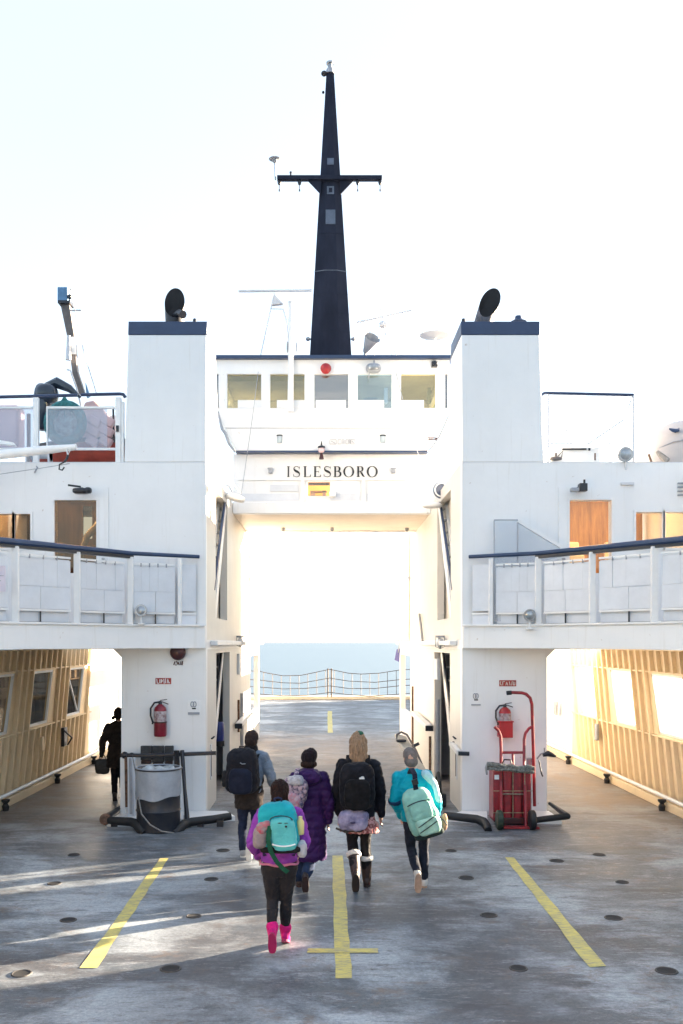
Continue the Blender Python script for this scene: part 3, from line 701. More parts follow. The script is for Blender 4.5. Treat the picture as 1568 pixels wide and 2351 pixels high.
# ================================================================== WHEELHOUSE BRIDGE
def wheelhouse():
    root = thing('wheelhouse', 'white wheelhouse bridging the vehicle tunnel with a row of windows', 'wheelhouse', (0, 20, 5.6))
    Y = 20.0
    # beam over the tunnel
    mb = MB(); holes(mb, -2.115, 2.115, 5.86, 6.90, [(-.515, -.035, 6.0, 6.31)], lambda p,q_,c,d: mb.box(p, q_, Y+.12, Y+.2, c, d)); part(root, 'name_wall', mb, WHITE)
    part(root, 'lower_beam', MB().box(-2.115, 2.115, Y+.02, Y+.2, 5.61, 5.858), WHITE, bev=.012)
    for x in (-.62, .68): part(root, 'stiffener', MB().box(x-.035, x+.035, Y+.04, Y+.118, 5.86, 6.34), WHITE2)
    part(root, 'shelf', MB().box(-2.0, 2.0, Y+.085, Y+.118, 6.335, 6.355), WHITE2)
    part(root, 'soffit', MB().box(-2.115, 2.115, Y+.2, 23.2, 5.63, 5.70), mat('soffit_paint', (.80,.70,.58), .5, .05, 2))
    part(root, 'rear_beam', MB().box(-2.115, 2.115, 23.2, 23.36, 5.60, 6.9), WHITE)
    part(root, 'recess_panel', MB().box(-1.95, -.7, Y+.11, Y+.119, 5.9, 6.05), PALE)
    part(root, 'recess_panel', MB().box(-.03, .6, Y+.11, Y+.119, 5.9, 6.05), PALE)
    part(root, 'recess_panel', MB().box(.76, 1.95, Y+.11, Y+.119, 5.9, 6.05), PALE)
    part(root, 'grille', MB().box(-1.32, -.72, Y+.10, Y+.119, 6.1, 6.24), PALE)
    wf = part(root, 'window', MB().box(-.53,-.02,Y+.10,Y+.119,6.312,6.33).box(-.53,-.02,Y+.10,Y+.119,5.98,5.998), WHITE2)
    part(wf, 'pane', MB().box(-.515,-.035,Y+.15,Y+.155,6.0,6.31), GLASS)
    part(wf, 'blind', MB().box(-.51,-.04,Y+.16,Y+.165,6.235,6.30), WOODD)
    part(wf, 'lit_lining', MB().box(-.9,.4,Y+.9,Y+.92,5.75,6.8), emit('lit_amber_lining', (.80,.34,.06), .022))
    part(wf, 'shelf_unit', MB().box(-.47,-.36,Y+.6,Y+.8,5.75,6.16).box(-.2,-.12,Y+.6,Y+.8,5.75,6.2).box(-.47,-.1,Y+.6,Y+.8,6.17,6.19), WOODD)
    # navy ledge
    part(root, 'navy_ledge', MB().box(-2.04, 2.04, Y-.09, Y+.12, 6.895, 6.935), NAVY)
    # flared front
    def slabx(z0, w0, z1, w1, y0a, y0b):
        vv = [(-w0,y0a,z0),(w0,y0a,z0),(w1,y0b,z1),(-w1,y0b,z1),(-w0,23.2,z0),(w0,23.2,z0),(w1,23.2,z1),(-w1,23.2,z1)]
        return MB().add(vv, [(0,1,2,3),(5,4,7,6),(0,3,7,4),(1,5,6,2),(3,2,6,7),(0,4,5,1)])
    part(root, 'flare_lower', slabx(6.935, 2.03, 7.415, 2.26, Y-.02, Y-.06), WHITE)
    part(root, 'flare_upper', slabx(7.422, 2.265, 7.83, 2.49, Y-.066, Y-.10), WHITE)
    part(root, 'seam_strip', MB().box(-2.26, 2.26, Y-.072, Y-.02, 7.412, 7.424), GREY)
    # window band
    wx = [(-2.455,-2.405),(-2.22,-1.50),(-1.31,-.58),(-.37,.35),(.55,1.27),(1.47,2.20),(2.405,2.455)]
    hs = [(a, b, 7.835, 8.555) for a, b in wx]
    mb = MB(); holes(mb, -2.5, 2.5, 7.832, 8.86, hs, lambda p,q_,c,d: mb.box(p, q_, Y-.1, Y+.02, c, d)); part(root, 'front_wall', mb, WHITE)
    mb = MB(); holes(mb, -2.5, 2.5, 7.832, 8.86, [(-2.2,-.2,7.95,8.6),(.2,2.2,7.95,8.6)], lambda p,q_,c,d: mb.box(p, q_, 23.1, 23.2, c, d)); part(root, 'rear_wall', mb, WHITE)
    for s in (-1, 1):
        mb = MB(); holes(mb, Y+.02, 23.1, 7.832, 8.86, [(20.3,21.4,7.9,8.6),(21.6,22.8,7.9,8.6)], lambda p,q_,c,d: mb.box(s*2.4, s*2.5, p, q_, c, d)); part(root, 'side_wall_panel', mb, WHITE)
    part(root, 'ceiling', MB().box(-2.39,2.39,Y+.03,23.09,8.80,8.85), mat('wheelhouse_ceiling', (.42,.40,.33), .6, .1, 2))
    part(root, 'roof', MB().box(-2.56, 2.56, Y-.2, 23.3, 8.862, 8.935), NAVY, bev=.01)
    gm = [GLASSG, GLASSY, GLASSY, GLASSG, GLASSB, GLASSY, GLASSG]
    for (a, b), g in zip(wx, gm):
        e = .02
        mb = MB(); mb.box(a-e, a, Y-.112, Y-.1005, 7.836, 8.575); mb.box(b, b+e, Y-.112, Y-.1005, 7.836, 8.575); mb.box(a, b, Y-.112, Y-.1005, 8.556, 8.575)
        f = part(root, 'window', mb, WHITE2)
        part(f, 'pane', MB().box(a, b, Y-.05, Y-.042, 7.835, 8.555), g)
        if b - a > .5:
            c0, c1 = (a+.22, b) if a < -2 else (a+.14, b) if a < -1 else (a+.03, b-.05) if a < 0 else (a, b-.16) if a < 1 else (a, b-.24)
            part(f, 'wind_panel', MB().box(c0, c1, Y-.085, Y-.06, 7.84, 8.01), WHITE2, bev=.006)
            if a > 0: part(f, 'instrument', MB().box(b-.14, b-.06, Y+.2, Y+.3, 8.03, 8.35), GREY)
            if a < -.5: part(f, 'blind', MB().box(a, b, Y+.05, Y+.06, 8.45, 8.555), mat('sun_blind', (.40,.36,.20), .6, .1, 3))
    part(root, 'lining', MB().box(-2.38,2.38,22.3,22.34,7.84,8.2), WOODD)
    part(root, 'chart_table', MB().box(-1.9,-.5,21.4,21.9,7.84,8.12), WOODD)
    part(root, 'helm_chair', MB().sell((.9,21.2,8.1),(.22,.2,.3),.6), GREY)
    return root
wheelhouse()

# name letters
def ribbon(pts, ws):
    pts = [Vector((p[0], p[1])) for p in pts]; Lp = []; Rp = []
    for i, p in enumerate(pts):
        a = pts[max(i-1,0)]; b = pts[min(i+1,len(pts)-1)]; t = (b-a).normalized(); nn = Vector((-t.y, t.x)); h = ws[i]/2
        Lp.append(p+nn*h); Rp.append(p-nn*h)
    return [(Lp[i], Lp[i+1], Rp[i+1], Rp[i]) for i in range(len(pts)-1)]
def bez(p0, p1, p2, p3, n=8):
    return [tuple(p0[j]*(1-u)**3+3*p1[j]*u*(1-u)**2+3*p2[j]*u*u*(1-u)+p3[j]*u**3 for j in (0,1)) for u in [i/n for i in range(n+1)]]
def glyph(c):
    q = []; K = .17; T = .035
    def stem(x, y0=0, y1=1, wd=K): q.append(((x-wd/2,y0),(x+wd/2,y0),(x+wd/2,y1),(x-wd/2,y1)))
    def bar(x0, x1, y, h=T): q.append(((x0,y-h/2),(x1,y-h/2),(x1,y+h/2),(x0,y+h/2)))
    def serif(x, y, wd=.3): bar(x-wd/2, x+wd/2, y, T)
    if c == 'I': stem(.17); serif(.17,.018,.34); serif(.17,.982,.34); wd = .34
    elif c == 'L':
        stem(.15); serif(.15,.982,.32); bar(0,.72,.018); q.append(((.62,.0),(.74,.0),(.78,.24),(.74,.24))); wd = .78
    elif c == 'E':
        stem(.15); bar(0,.70,.018); bar(0,.66,.982); bar(.15,.52,.5)
        q.append(((.60,0),(.72,0),(.76,.22),(.73,.22))); q.append(((.56,1),(.68,1),(.69,.80),(.66,.80))); q.append(((.49,.42),(.53,.42),(.53,.58),(.49,.58))); wd = .76
    elif c == 'S':
        p = bez((.60,.86),(.44,1.06),(.04,1.02),(.08,.74)) + bez((.08,.74),(.12,.52),(.60,.52),(.62,.27))[1:] + bez((.62,.27),(.64,-.06),(.18,-.04),(.05,.13))[1:]
        N = len(p); ws = [.03+.15*math.exp(-((i/(N-1)-.5)/.17)**2) + .03*(1-abs(2*i/(N-1)-1)) for i in range(N)]
        q += ribbon(p, ws); q.append(((.60,.74),(.63,.74),(.64,.97),(.60,.97))); q.append(((.02,.03),(.05,.03),(.05,.28),(.01,.28))); wd = .68
    elif c in 'BR':
        stem(.15); bar(0,.40,.982); serif(.15,.018,.34)
        p = [(.15,.98)] + bez((.36,.98),(.68,.98),(.68,.53),(.36,.53)); N = len(p)
        q += ribbon(p, [.035+.15*math.sin(math.pi*max(0,(i-1))/(N-2))**1.5 for i in range(N)]); bar(.15,.4,.53)
        if c == 'B':
            p = bez((.36,.53),(.80,.53),(.80,.02),(.36,.02)) + [(.15,.02)]; N = len(p)
            q += ribbon(p, [.035+.16*math.sin(math.pi*min(1,i/(N-2)))**1.5 for i in range(N)]); wd = .74
        else:
            q += ribbon([(.36,.53),(.50,.34),(.64,.12),(.80,.012)], [.08,.16,.16,.05]); wd = .84
    elif c == 'O':
        n = 40
        for i in range(n):
            a, b = 2*math.pi*i/n, 2*math.pi*(i+1)/n
            o_ = lambda t: (.5+.5*math.cos(t), .5+.52*math.sin(t)); i_ = lambda t: (.5+.335*math.cos(t), .5+.485*math.sin(t))
            q.append((o_(a), o_(b), i_(b), i_(a)))
        wd = 1.0
    return q, wd
root = thing('name_board', 'raised black serif letters spelling ISLESBORO across the bridge', 'ship name', (0, 20.1, 6.6))
for c, a, b in zip('ISLESBORO', (659,673,697,720,743,766,788,819,842), (665,689,714,737,760,783,813,838,867)):
    q, wd = glyph(c); x0 = P(a,0,20.1).x; x1 = P(b,0,20.1).x; zb = P(0,1094.5,20.1).z; zt = P(0,1070,20.1).z
    mb = MB()
    for k, f in enumerate(q):
        yy = 20.098 - (k % 5)*.0012
        pts = [(x0+(x1-x0)*p[0]/wd, yy, zb+(zt-zb)*p[1]) for p in f]
        mb.prism(pts, (0,.02,0))
    part(root, 'letter', mb, INK, smooth=None)
for px in (620.5, 903):
    mb = MB(); c = P(px,1081,20.08); mb.box(c.x-.04,c.x+.04,20.02,20.11,c.z-.05,c.z+.05); mb.box(c.x-.055,c.x+.055,20.0,20.03,c.z+.03,c.z+.06)
    solid('deck_lamp', mb, GREY, 'small dark square lamp left of the ship name' if px < 700 else 'small dark square lamp right of the ship name', 'lamp', c, 'square lamps beside the name', bev=.008)
# ================================================================== MAST
def mast():
    D = 21.3
    root = thing('mast', 'tall tapered dark navy mast with a yardarm above the wheelhouse', 'mast', (0, D, 8.9))
    z0, z1 = 8.9, P(0,166,D).z
    def ring(z):
        u = (z-z0)/(z1-z0); w_ = .50*(1-u) + .085*u; cx = -.015 - .012*u; f = w_*.40
        return [(cx-w_,D-.1*w_,z),(cx-f,D-.35*w_,z),(cx+f,D-.35*w_,z),(cx+w_,D-.1*w_,z),(cx+w_*.8,D+w_,z),(cx-w_*.8,D+w_,z)]
    zs = [z0, P(0,625,D).z, P(0,540,D).z, P(0,415,D).z, z1]
    for a, b in zip(zs, zs[1:]):
        r0, r1 = ring(a+.003), ring(b-.003)
        mb = MB(); mb.add(r0+r1, [(5,4,3,2,1,0),(6,7,8,9,10,11)]+[(k,(k+1)%6,6+(k+1)%6,6+k) for k in range(6)]); part(root, 'column_section', mb, MASTM, smooth=None)
    zc = zs[1]; r = ring(zc); mb = MB(); mb.prism([(x*1.02, y-.004, z-.009) for x,y,z in r], (0,0,.018)); part(root, 'weld_band', mb, mat('mast_weld_grey', (.12,.14,.18), .6, .2, 9))
    for zz in (8.98+.35, 9.9, 10.3, 10.75):
        r = ring(zz); mb = MB(); mb.prism([(x*1.008, y-.003, z-.008) for x,y,z in r], (0,0,.014)); part(root, 'weld_band', mb, MASTM)
    # plates on the front facet
    PL = mat('mast_plate', (.10,.13,.19), .4, .2, 6)
    for y0, y1, w_ in ((486,519,.11),(432,450,.08),(367,382,.075)):
        p, q_ = P(757,y0,D), P(757,y1,D); ra = ring(p.z)
        mb = MB(); yy = ra[1][1]; rb = ring(q_.z); yb = rb[1][1]
        mb.prism([(-.02-w_,yb-.012,q_.z),(-.02+w_,yb-.012,q_.z),(-.02+w_,yy-.012,p.z),(-.02-w_,yy-.012,p.z)], (0,.02,0)); part(root, 'plate', mb, PL)
    p, q_ = P(757,436,D), P(757,446,D); yy = ring(q_.z)[1][1]
    part(root, 'plate_opening', MB().box(-.055,.02,yy-.022,yy-.013,q_.z,p.z), MASTM)
    # yardarm
    zy = P(0,415,D).z; xa, xb = P(637,0,D).x, P(876,0,D).x; yf = D-.12
    part(root, 'yardarm', MB().box(xa, xb, yf-.06, yf+.08, zy-.045, zy+.045), MASTM, bev=.006)
    for s, xx in ((-1, -.22), (1, .19)):
        part(root, 'gusset', MB().prism([(xx,yf,zy-.045),(xx+s*.32,yf,zy-.045),(xx+s*.02,yf,zy-.36)], (0,.03,0)), MASTM)
    for px in (642, 688, 821, 872):
        c = P(px,0,D); part(root, 'yard_lamp', MB().lathe([(.03,0),(.045,-.05),(.03,-.10),(.008,-.11),(.007,-.2),(.016,-.21),(.016,-.25)], (c.x,yf,zy-.045)), BLKP)
    c = P(668,0,D); part(root, 'bracket_lamp', MB().lathe([(.022,0),(.02,.06),(.028,.07),(.028,.1)], (c.x,yf,zy+.045)), BLKP)
    c = P(633,0,D); mb = MB(); mb.tube([(c.x,yf,zy-.04),(c.x-.01,yf,P(0,378,D).z)], .016); mb.lathe([(.03,0),(.06,.03),(.055,.06),(.13,.075),(.14,.085),(.02,.1)], (c.x-.01,yf,P(0,378,D).z-.02)); part(root, 'antenna', mb, GREY)
    # top light
    mb = MB(); mb.lathe([(.10,-.02),(.09,.07),(.055,.12),(.055,.2),(.085,.205),(.09,.24),(.03,.26)], (-.027,D+.03,z1)); part(root, 'masthead_lamp', mb, STEEL)
    c = P(744,169,D); part(root, 'horn', MB().sell(c, (.07,.08,.055)), BLKP)
    c = P(742,212,D); part(root, 'lamp_bracket', MB().sell(c, (.03,.04,.03)), BLKP)
    for px in (707, 812):
        c = P(px,778,D); part(root, 'side_lamp', MB().sell(c, (.05,.06,.045)).box(min(c.x,0.44*(1 if c.x>0 else -1)), max(c.x,0.44*(1 if c.x>0 else -1)), c.y, c.y+.03, c.z-.015, c.z+.015), GREY)
mast()

# ================================================================== WHEELHOUSE ROOF GEAR
D = 20.6
LG = mat('light_grey_metal', (.62,.63,.66), .4, .06, 6)
r = thing('radar_scanner', 'long grey radar bar on a flag like bracket left of the mast', 'radar', P(634,824,D))
mb = MB(); mb.beam(P(548,668.5,D), P(716,666.5,D), .06, .035); part(r, 'scanner_bar', mb, LG)
mb = MB(); mb.prism([P(630,676,D),P(649,696,D),P(622,699,D)], (0,.12,0)); part(r, 'gearbox', mb, LG)
for a, b in (((630,672),(597,822)),((622,709),(650,709)),((650,709),(660,745)),((660,745),(664,823))):
    mb = MB(); mb.tube([P(*a,D),P(*b,D)], .012, 6); part(r, 'strut', mb, LG)
r = thing('vent_pole', 'thick white vent pole standing in front of the wheelhouse windows', 'pole', P(668,940,19.7))
mb = MB(); mb.tube([P(667,945,19.72), P(668,825,19.72), P(668,693,19.72)], [.068,.058,.05], 14); part(r, 'pipe', mb, WHITE2)
mb = MB(); mb.lathe([(.058,0),(.06,.03),(.02,.04)], P(668,696,19.72)); part(r, 'cap', mb, LG)
for px in (660, 682):
    mb = MB(); c = P(px,797,19.75); mb.sell(c,(.02,.05,.12),.7); part(r, 'clamp_lamp', mb, GREY)
r = thing('radar_scanner', 'thin tilted radar bar with a whip aerial right of the mast', 'radar', P(880,824,D))
mb = MB(); mb.beam(P(819,740,D), P(945,712.5,D), .05, .022); part(r, 'scanner_bar', mb, LG)
mb = MB(); mb.tube([P(857,650,D),P(880,728,D),P(888,786,D)], [.006,.01,.012], 6); part(r, 'whip_aerial', mb, LG)
mb = MB(); mb.sell(P(880,745,D),(.09,.09,.07),.7); part(r, 'gearbox', mb, LG)
for a, b in (((874,750),(858,822)),((888,750),(912,822))):
    mb = MB(); mb.tube([P(*a,D),P(*b,D)], .012, 6); part(r, 'strut', mb, LG)
mb = MB(); mb.lathe([(.05,0),(.08,.1),(.18,.38)], P(838,808,D-.2), (.35,-.6,.55), 16, False); mb.tube([P(838,808,D-.2),P(838,824,D-.2)], .03)
solid('loud_hailer', mb, GREY, 'grey flared loudhailer on the wheelhouse roof right of the mast', 'loudhailer', P(838,824,D))
mb = MB(); mb.lathe([(.02,-.06),(.10,-.03),(.33,0),(.33,.02),(.02,.04)], P(998,770,D), n=24); mb.tube([P(998,772,D),P(998,824,D)], .014)
solid('satellite_dome', mb, WHITE2, 'flat pale disc aerial on a stalk near the right funnel', 'aerial', P(998,824,D))
mb = MB(); c = P(748,842,19.85); mb.lathe([(.02,0),(.10,.02),(.115,.10),(.07,.15),(.02,.17)], c+Vector((0,.03,-.06)), (0,-1,.1), 16); mb.box(c.x-.05,c.x+.05,19.8,19.9,c.z-.13,c.z-.08)
solid('alarm_bell', mb, RED, 'red alarm bell under the wheelhouse roof edge', 'bell', c)
r = thing('searchlight', 'oval grey searchlight hung under the wheelhouse roof edge', 'searchlight', P(857,845,19.8))
c = P(857,845,19.78); part(r, 'housing', MB().sell(c,(.16,.12,.095),.7), GREY); part(r, 'lens', MB().sell(c+Vector((0,-.05,0)),(.135,.09,.075),.7), LENS)
mb = MB(); mb.tube([c+Vector((.02,.02,.08)), c+Vector((.02,.06,.18))], .02); mb.tube([c+Vector((-.08,0,-.08)), c+Vector((-.1,.0,-.22))], .012); part(r, 'bracket', mb, GREY)
mb = MB(); c = P(997,836,19.85); mb.box(c.x-.06,c.x+.06,19.78,19.9,c.z-.06,c.z+.05); mb.lathe([(.045,0),(.05,.05)], c+Vector((0,-.07,0)), (0,-1,0))
solid('camera_unit', mb, BLKP, 'small black camera under the right end of the wheelhouse roof', 'camera', c, bev=.008)
for px, lab in ((642,'small glass bulkhead lamp on the flared front left of centre'),(879,'small grey bulkhead lamp on the flared front right of centre')):
    c = P(px,1007,19.95); r = thing('bulkhead_lamp', lab, 'lamp', c, 'bulkhead lamps on the flared front')
    part(r, 'lamp_glass', MB().lathe([(.05,-.09),(.055,-.05),(.055,.05)], c), mat('lamp_glass', (.45,.52,.56), .15, .1, 8)); part(r, 'cap', MB().lathe([(.06,.05),(.065,.075),(.03,.085)], c).box(c.x-.03,c.x+.03,19.95,20.0,c.z-.02,c.z+.06), BLKP)
c = P(738,1030,19.85); r = thing('hanging_lamp', 'red trimmed lamp hanging on the navy ledge above the ship name', 'lamp', c)
part(r, 'shade', MB().lathe([(.08,.02),(.075,.05),(.02,.075),(.008,.16)], c), BLKP); part(r, 'globe', MB().sell(c+Vector((0,0,-.03)),(.07,.07,.06)), mat('pink_glass', (.75,.55,.58), .2, .05, 8))
part(r, 'clapper', MB().lathe([(.022,-.08),(.05,-.2),(.05,-.22)], c), MAROON)
# faint stencilled plate: outlines of illegible capitals
r = thing('stencil_plate', 'row of faint outlined capitals stencilled above the navy ledge', 'sign', P(785,1014,19.97))
for a, b, k in ((757,772,0),(776,783,1),(785,790,2),(794,799,1),(800,804,2),(805,815,0)):
    mb = MB(); y = 19.945; h = .0045
    def ln(p, q_): mb.beam(P(*p,y), P(*q_,y), .006, .009)
    ln((a,1009),(a,1019)); ln((a,1009),(b,1009)); ln((b,1009),(b,1019)) if k != 1 else ln((a,1019),(b,1019))
    if k == 0: ln((a+3,1012),(b-3,1017)); ln((a,1019),(b,1019))
    if k == 2: ln(((a+b)/2,1011),((a+b)/2,1019))
    part(r, 'letter', mb, GREY, smooth=None)
# small white lamp beside the amber window
c = P(764,1134,20.0); r = thing('bulkhead_lamp', 'little white bulkhead lamp beside the amber window', 'lamp', c)
part(r, 'body', MB().lathe([(.04,-.08),(.07,-.05),(.075,.04),(.06,.07),(.02,.08)], c), SIGNW); part(r, 'bracket', MB().box(c.x-.03,c.x+.03,19.99,20.1,c.z-.02,c.z+.03), STEEL)
# big round horn with a white G shaped bracket, and the pale one opposite
c = P(1013,1125,18.4); r = thing('round_horn', 'round navy horn with a white curved bracket on the right tunnel wall', 'horn', c)
part(r, 'disc', MB().lathe([(.005,.02),(.155,.03),(.165,.0),(.14,-.10),(.05,-.16)], c, (.12,-1,.05), 28), NAVY)
part(r, 'rim', MB().tube([c+Vector((.205*math.cos(a), -.02, .205*math.sin(a))) for a in [2*math.pi*i/28 for i in range(28)]], .028, 8, closed=True), WHITE2)
mb = MB(); mb.tube([c+Vector((.13*math.cos(a), -.055, .13*math.sin(a))) for a in [R(40+i*14) for i in range(20)]], .014, 6); mb.beam(c+Vector((.01,-.06,.0)), c+Vector((.2,-.06,.01)), .02, .035); part(r, 'bracket', mb, WHITE2)
part(r, 'arm', MB().beam(c+Vector((.1,.02,.05)), (2.1,18.5,c.z+.2), .06, .06).sell(P(992,1160,18.3),(.2,.12,.06),.8), WHITE2)
c = P(540,1142,18.6); r = thing('flood_lamp', 'pale tilted flood lamp on the left tunnel wall under the bridge', 'lamp', c)
part(r, 'head', MB().sell(c,(.2,.14,.07),.6,Matrix.Rotation(.25,3,'Y')), WHITE2); part(r, 'arm', MB().tube([c, c+Vector((-.1,0,.2)), Vector((-2.1,18.6,c.z+.26))], .022), LG)
# flood lamps above the two doors
for s, lab in ((-1,'black flood lamp with a long arm over the left cabin door'),(1,'chunky black flood lamp over the right cabin door')):
    c = P(187,1126,15.3) if s < 0 else P(1330,1119,15.3)
    r = thing('flood_lamp', lab, 'lamp', c, 'flood lamps over the cabin doors')
    if s < 0:
        part(r, 'arm', MB().beam(c+Vector((-.02,.05,.07)), c+Vector((-.22,.0,.09)), .025, .03).beam(c+Vector((0,.19,.03)), c+Vector((0,0,.03)), .05, .05), BLKP)
        part(r, 'head', MB().sell(c+Vector((-.0,-.02,-.01)),(.13,.1,.045),.5).sell(c+Vector((.12,-.03,.0)),(.055,.07,.05),.7), BLKP)
    else:
        part(r, 'head', MB().box(c.x-.02,c.x+.11,15.2,15.34,c.z-.07,c.z+.06), BLKP, bev=.012); part(r, 'lens', MB().box(c.x-.15,c.x-.02,15.22,15.34,c.z-.07,c.z-.01), GREY, bev=.01)
        part(r, 'arm', MB().beam(c+Vector((.08,.0,.05)), c+Vector((.08,.0,.13)), .03, .03).box(c.x-.02,c.x+.1,15.34,15.498,c.z-.03,c.z+.02), BLKP)
# round lamps clipped to the balconies
for px, py, lab in ((324,1401,'round spotlight on the left balcony edge'),(1216,1412,'round spotlight tilted on the right balcony edge')):
    s = -1 if px < 744 else 1; b = pathpt(px, s); c = P(px,py,b.y-.1)
    r = thing('spotlight', lab, 'spotlight', c, 'spotlights on the balcony edges')
    part(r, 'housing', MB().lathe([(.03,-.12),(.085,-.08),(.10,0),(.095,.02)], c, (0,-1,-.15 if s > 0 else .05), 18), STEEL)
    part(r, 'lens', MB().lathe([(.085,.012),(.05,.03),(.002,.04)], c, (0,-1,-.15 if s > 0 else .05), 18), LENS)
    part(r, 'bracket', MB().tube([c+Vector((0,.02,-.09)), c+Vector((0,.02,-.2))], .014).box(c.x-.05,c.x+.05,c.y,c.y+.1,c.z-.22,c.z-.2), WHITE2)
b = pathpt(5,-1); mb = MB(); c = P(3,1328,b.y-.03); mb.box(c.x-.25,c.x+.06,c.y-.012,c.y,c.z-.18,c.z+.18)
r = thing('notice_sheet', 'pale pink notice sheet on the left edge of the balcony railing', 'notice', c); part(r, 'sheet', mb, mat('pink_paper', (.74,.66,.74), .6, .05, 6))
for k, (dz, wd) in enumerate(((.09,.09),(.04,.12),(-.03,.10),(-.09,.05))): part(r, 'print_line', MB().box(c.x-.2,c.x-.2+wd*2,c.y-.014,c.y-.0125,c.z+dz-.004,c.z+dz+.004), GREY, smooth=None)

# ================================================================== TOP DECK, LEFT: boat, crane, boom
def top_rail_left():
    D = 15.56
    r = thing('top_deck_railing', 'top deck railing with navy rail and frosted screens beside the left funnel', 'railing', P(150,1060,D))
    mb = MB(); mb.tube([P(-160,914,D),P(0,911,D),P(178,907,D)], .028, 8); part(r, 'handrail', mb, NAVY)
    mb = MB(); mb.tube([P(186,906,D),P(275,904,D),P(283,905,D),P(288,912,D)], .028, 8); part(r, 'handrail', mb, NAVY)
    for px, w_ in ((83,.045),(272,.045)): part(r, 'post', MB().box(P(px,0,D).x-w_,P(px,0,D).x+w_,D-.03,D+.05,5.84,6.92), WHITE2, bev=.006)
    part(r, 'post', MB().box(P(282,0,D).x-.02,P(282,0,D).x+.02,D-.03,D+.05,5.84,6.85), WHITE2)
    for a, b in ((-160,75),(110,246)):
        p, q_ = P(a,938,D), P(b,1028,D); part(r, 'screen', MB().box(p.x,q_.x,D,D+.012,q_.z,p.z), FROST)
        part(r, 'screen_rail', MB().box(p.x-.02,q_.x+.16 if a > 0 else q_.x,D-.02,D+.03,p.z,p.z+.035), WHITE2)
        part(r, 'screen_rail', MB().box(p.x-.02,q_.x+.16 if a > 0 else q_.x,D-.02,D+.03,q_.z-.035,q_.z), WHITE2)
        part(r, 'screen_edge', MB().box(p.x-.02,p.x,D-.02,D+.03,q_.z,p.z), WHITE2)
    part(r, 'gate_latch', MB().box(P(270,0,D).x-.015,P(270,0,D).x+.03,D-.06,D-.031,P(0,985,D).z-.05,P(0,985,D).z+.05), BLKP)
top_rail_left()
D = 16.6
r = thing('rescue_boat', 'orange hulled rescue boat behind the frosted top deck screens', 'boat', P(150,1060,D))
mb = MB(); pts = [P(60,1050,D),P(95,1048,D),P(150,1042,D),P(215,1038,D),P(270,1036,D),P(300,1040,D)]; mb.tube(pts, [.05,.17,.22,.22,.18,.05], 14); part(r, 'hull', mb, ORANGE)
mb = MB(); mb.tube([p+Vector((0,-.05,.17)) for p in pts[1:]], [.06,.085,.09,.085,.05], 12); part(r, 'fender_tube', mb, BROWNM)
mb = MB(); mb.prism([P(150,1030,D+.2),P(246,1030,D+.2),P(262,985,D+.2),P(236,938,D+.2),P(215,918,D+.2),P(195,922,D+.2),P(180,960,D+.2),P(150,985,D+.2)], (0,.5,0)); part(r, 'canopy', mb, PINK, bev=.03)
mb = MB(); mb.box(P(200,0,D).x,P(262,0,D).x,D+.75,D+.85,P(0,965,D).z,P(0,930,D).z); part(r, 'screen_frame', mb, LG)
mb = MB(); mb.tube([P(128,1000,D+.1),P(128,950,D+.1)], .02); mb.tube([P(262,1030,D-.1),P(260,935,D-.1)], .018); part(r, 'grab_post', mb, BLKP)
mb = MB(); mb.box(P(38,0,D).x-.5,P(38,0,D).x,D+.1,D+.5,P(0,1030,D).z,P(0,925,D).z); part(r, 'locker', mb, PINK, bev=.05)
mb = MB(); mb.sell(P(98,935,D),(.14,.22,.42),.7); mb.sell(P(108,905,D-.05),(.2,.2,.18),.8); mb.tube([P(105,885,D),P(130,878,D),P(160,892,D),P(185,912,D)], [.05,.1,.07,.02], 10); part(r, 'outboard_motor', mb, mat('outboard_cowl', (.03,.045,.07), .2, .2, 4))
mb = MB(); mb.tube([P(66,1028,D-.3),P(66,950,D-.3)], .035, 10); part(r, 'pillar', mb, mat('brown_pillar', (.20,.06,.03), .5, .2, 6))
mb = MB()
for k in range(3): 
    for j in range(2):
        c = P(232,990,D-.35)+Vector((-.11+.24*j-.02*k, 0, .17-.17*k)); mb = MB(); mb.obox(c,(.21,.12,.15),Matrix.Rotation(.5,3,'Y')); part(r, 'cushion', mb, PINK, bev=.02)
r = thing('net_ring', 'round teal netted ring lashed behind the top deck screen', 'net ring', P(150,968,D-.45))
c = P(150,968,D-.5)
mb = MB(); mb.tube([c+Vector((.29*math.cos(a),0,.31*math.sin(a)-.02)) for a in [2*math.pi*i/26 for i in range(26)]], .085, 10, closed=True); part(r, 'ring', mb, TEALN)
mb = MB()
for i in range(7):
    a = math.pi*i/6; mb.tube([c+Vector((.28*math.cos(a)*1.0,-.03,.02+.26*math.sin(a)*.2)), c+Vector((0,-.05,.42))], .012, 5)
part(r, 'net_cord', mb, TEALN)
mb = MB(); mb.lathe([(.28,0),(.15,.03),(.01,.04)], c+Vector((0,.03,-.02)), (0,-1,0), 24); part(r, 'net_cloth', mb, mat('pale_teal_cloth', (.30,.45,.46), .8, .3, 12))
D = 17.2
r = thing('davit_crane', 'slender grey brown crane jib with a blue head above the left deck', 'crane', P(190,940,D))
def plank(pl, w_, t_): 
    mb = MB()
    for a, b in zip(pl, pl[1:]): mb.beam(a, b, w_, t_, (0,1,0))
    return mb
mb = MB(); mb.prism([P(138,694,D),P(158,692,D),P(170,770,D),P(177,850,D),P(194,902,D),P(180,902,D),P(166,855,D),P(158,790,D)], (0,.14,0)); part(r, 'jib', mb, BROWNM)
mb = MB(); mb.box(P(134,0,D).x,P(157,0,D).x,D-.06,D+.2,P(0,693,D).z,P(0,661,D).z); part(r, 'head', mb, BLUEM, bev=.012)
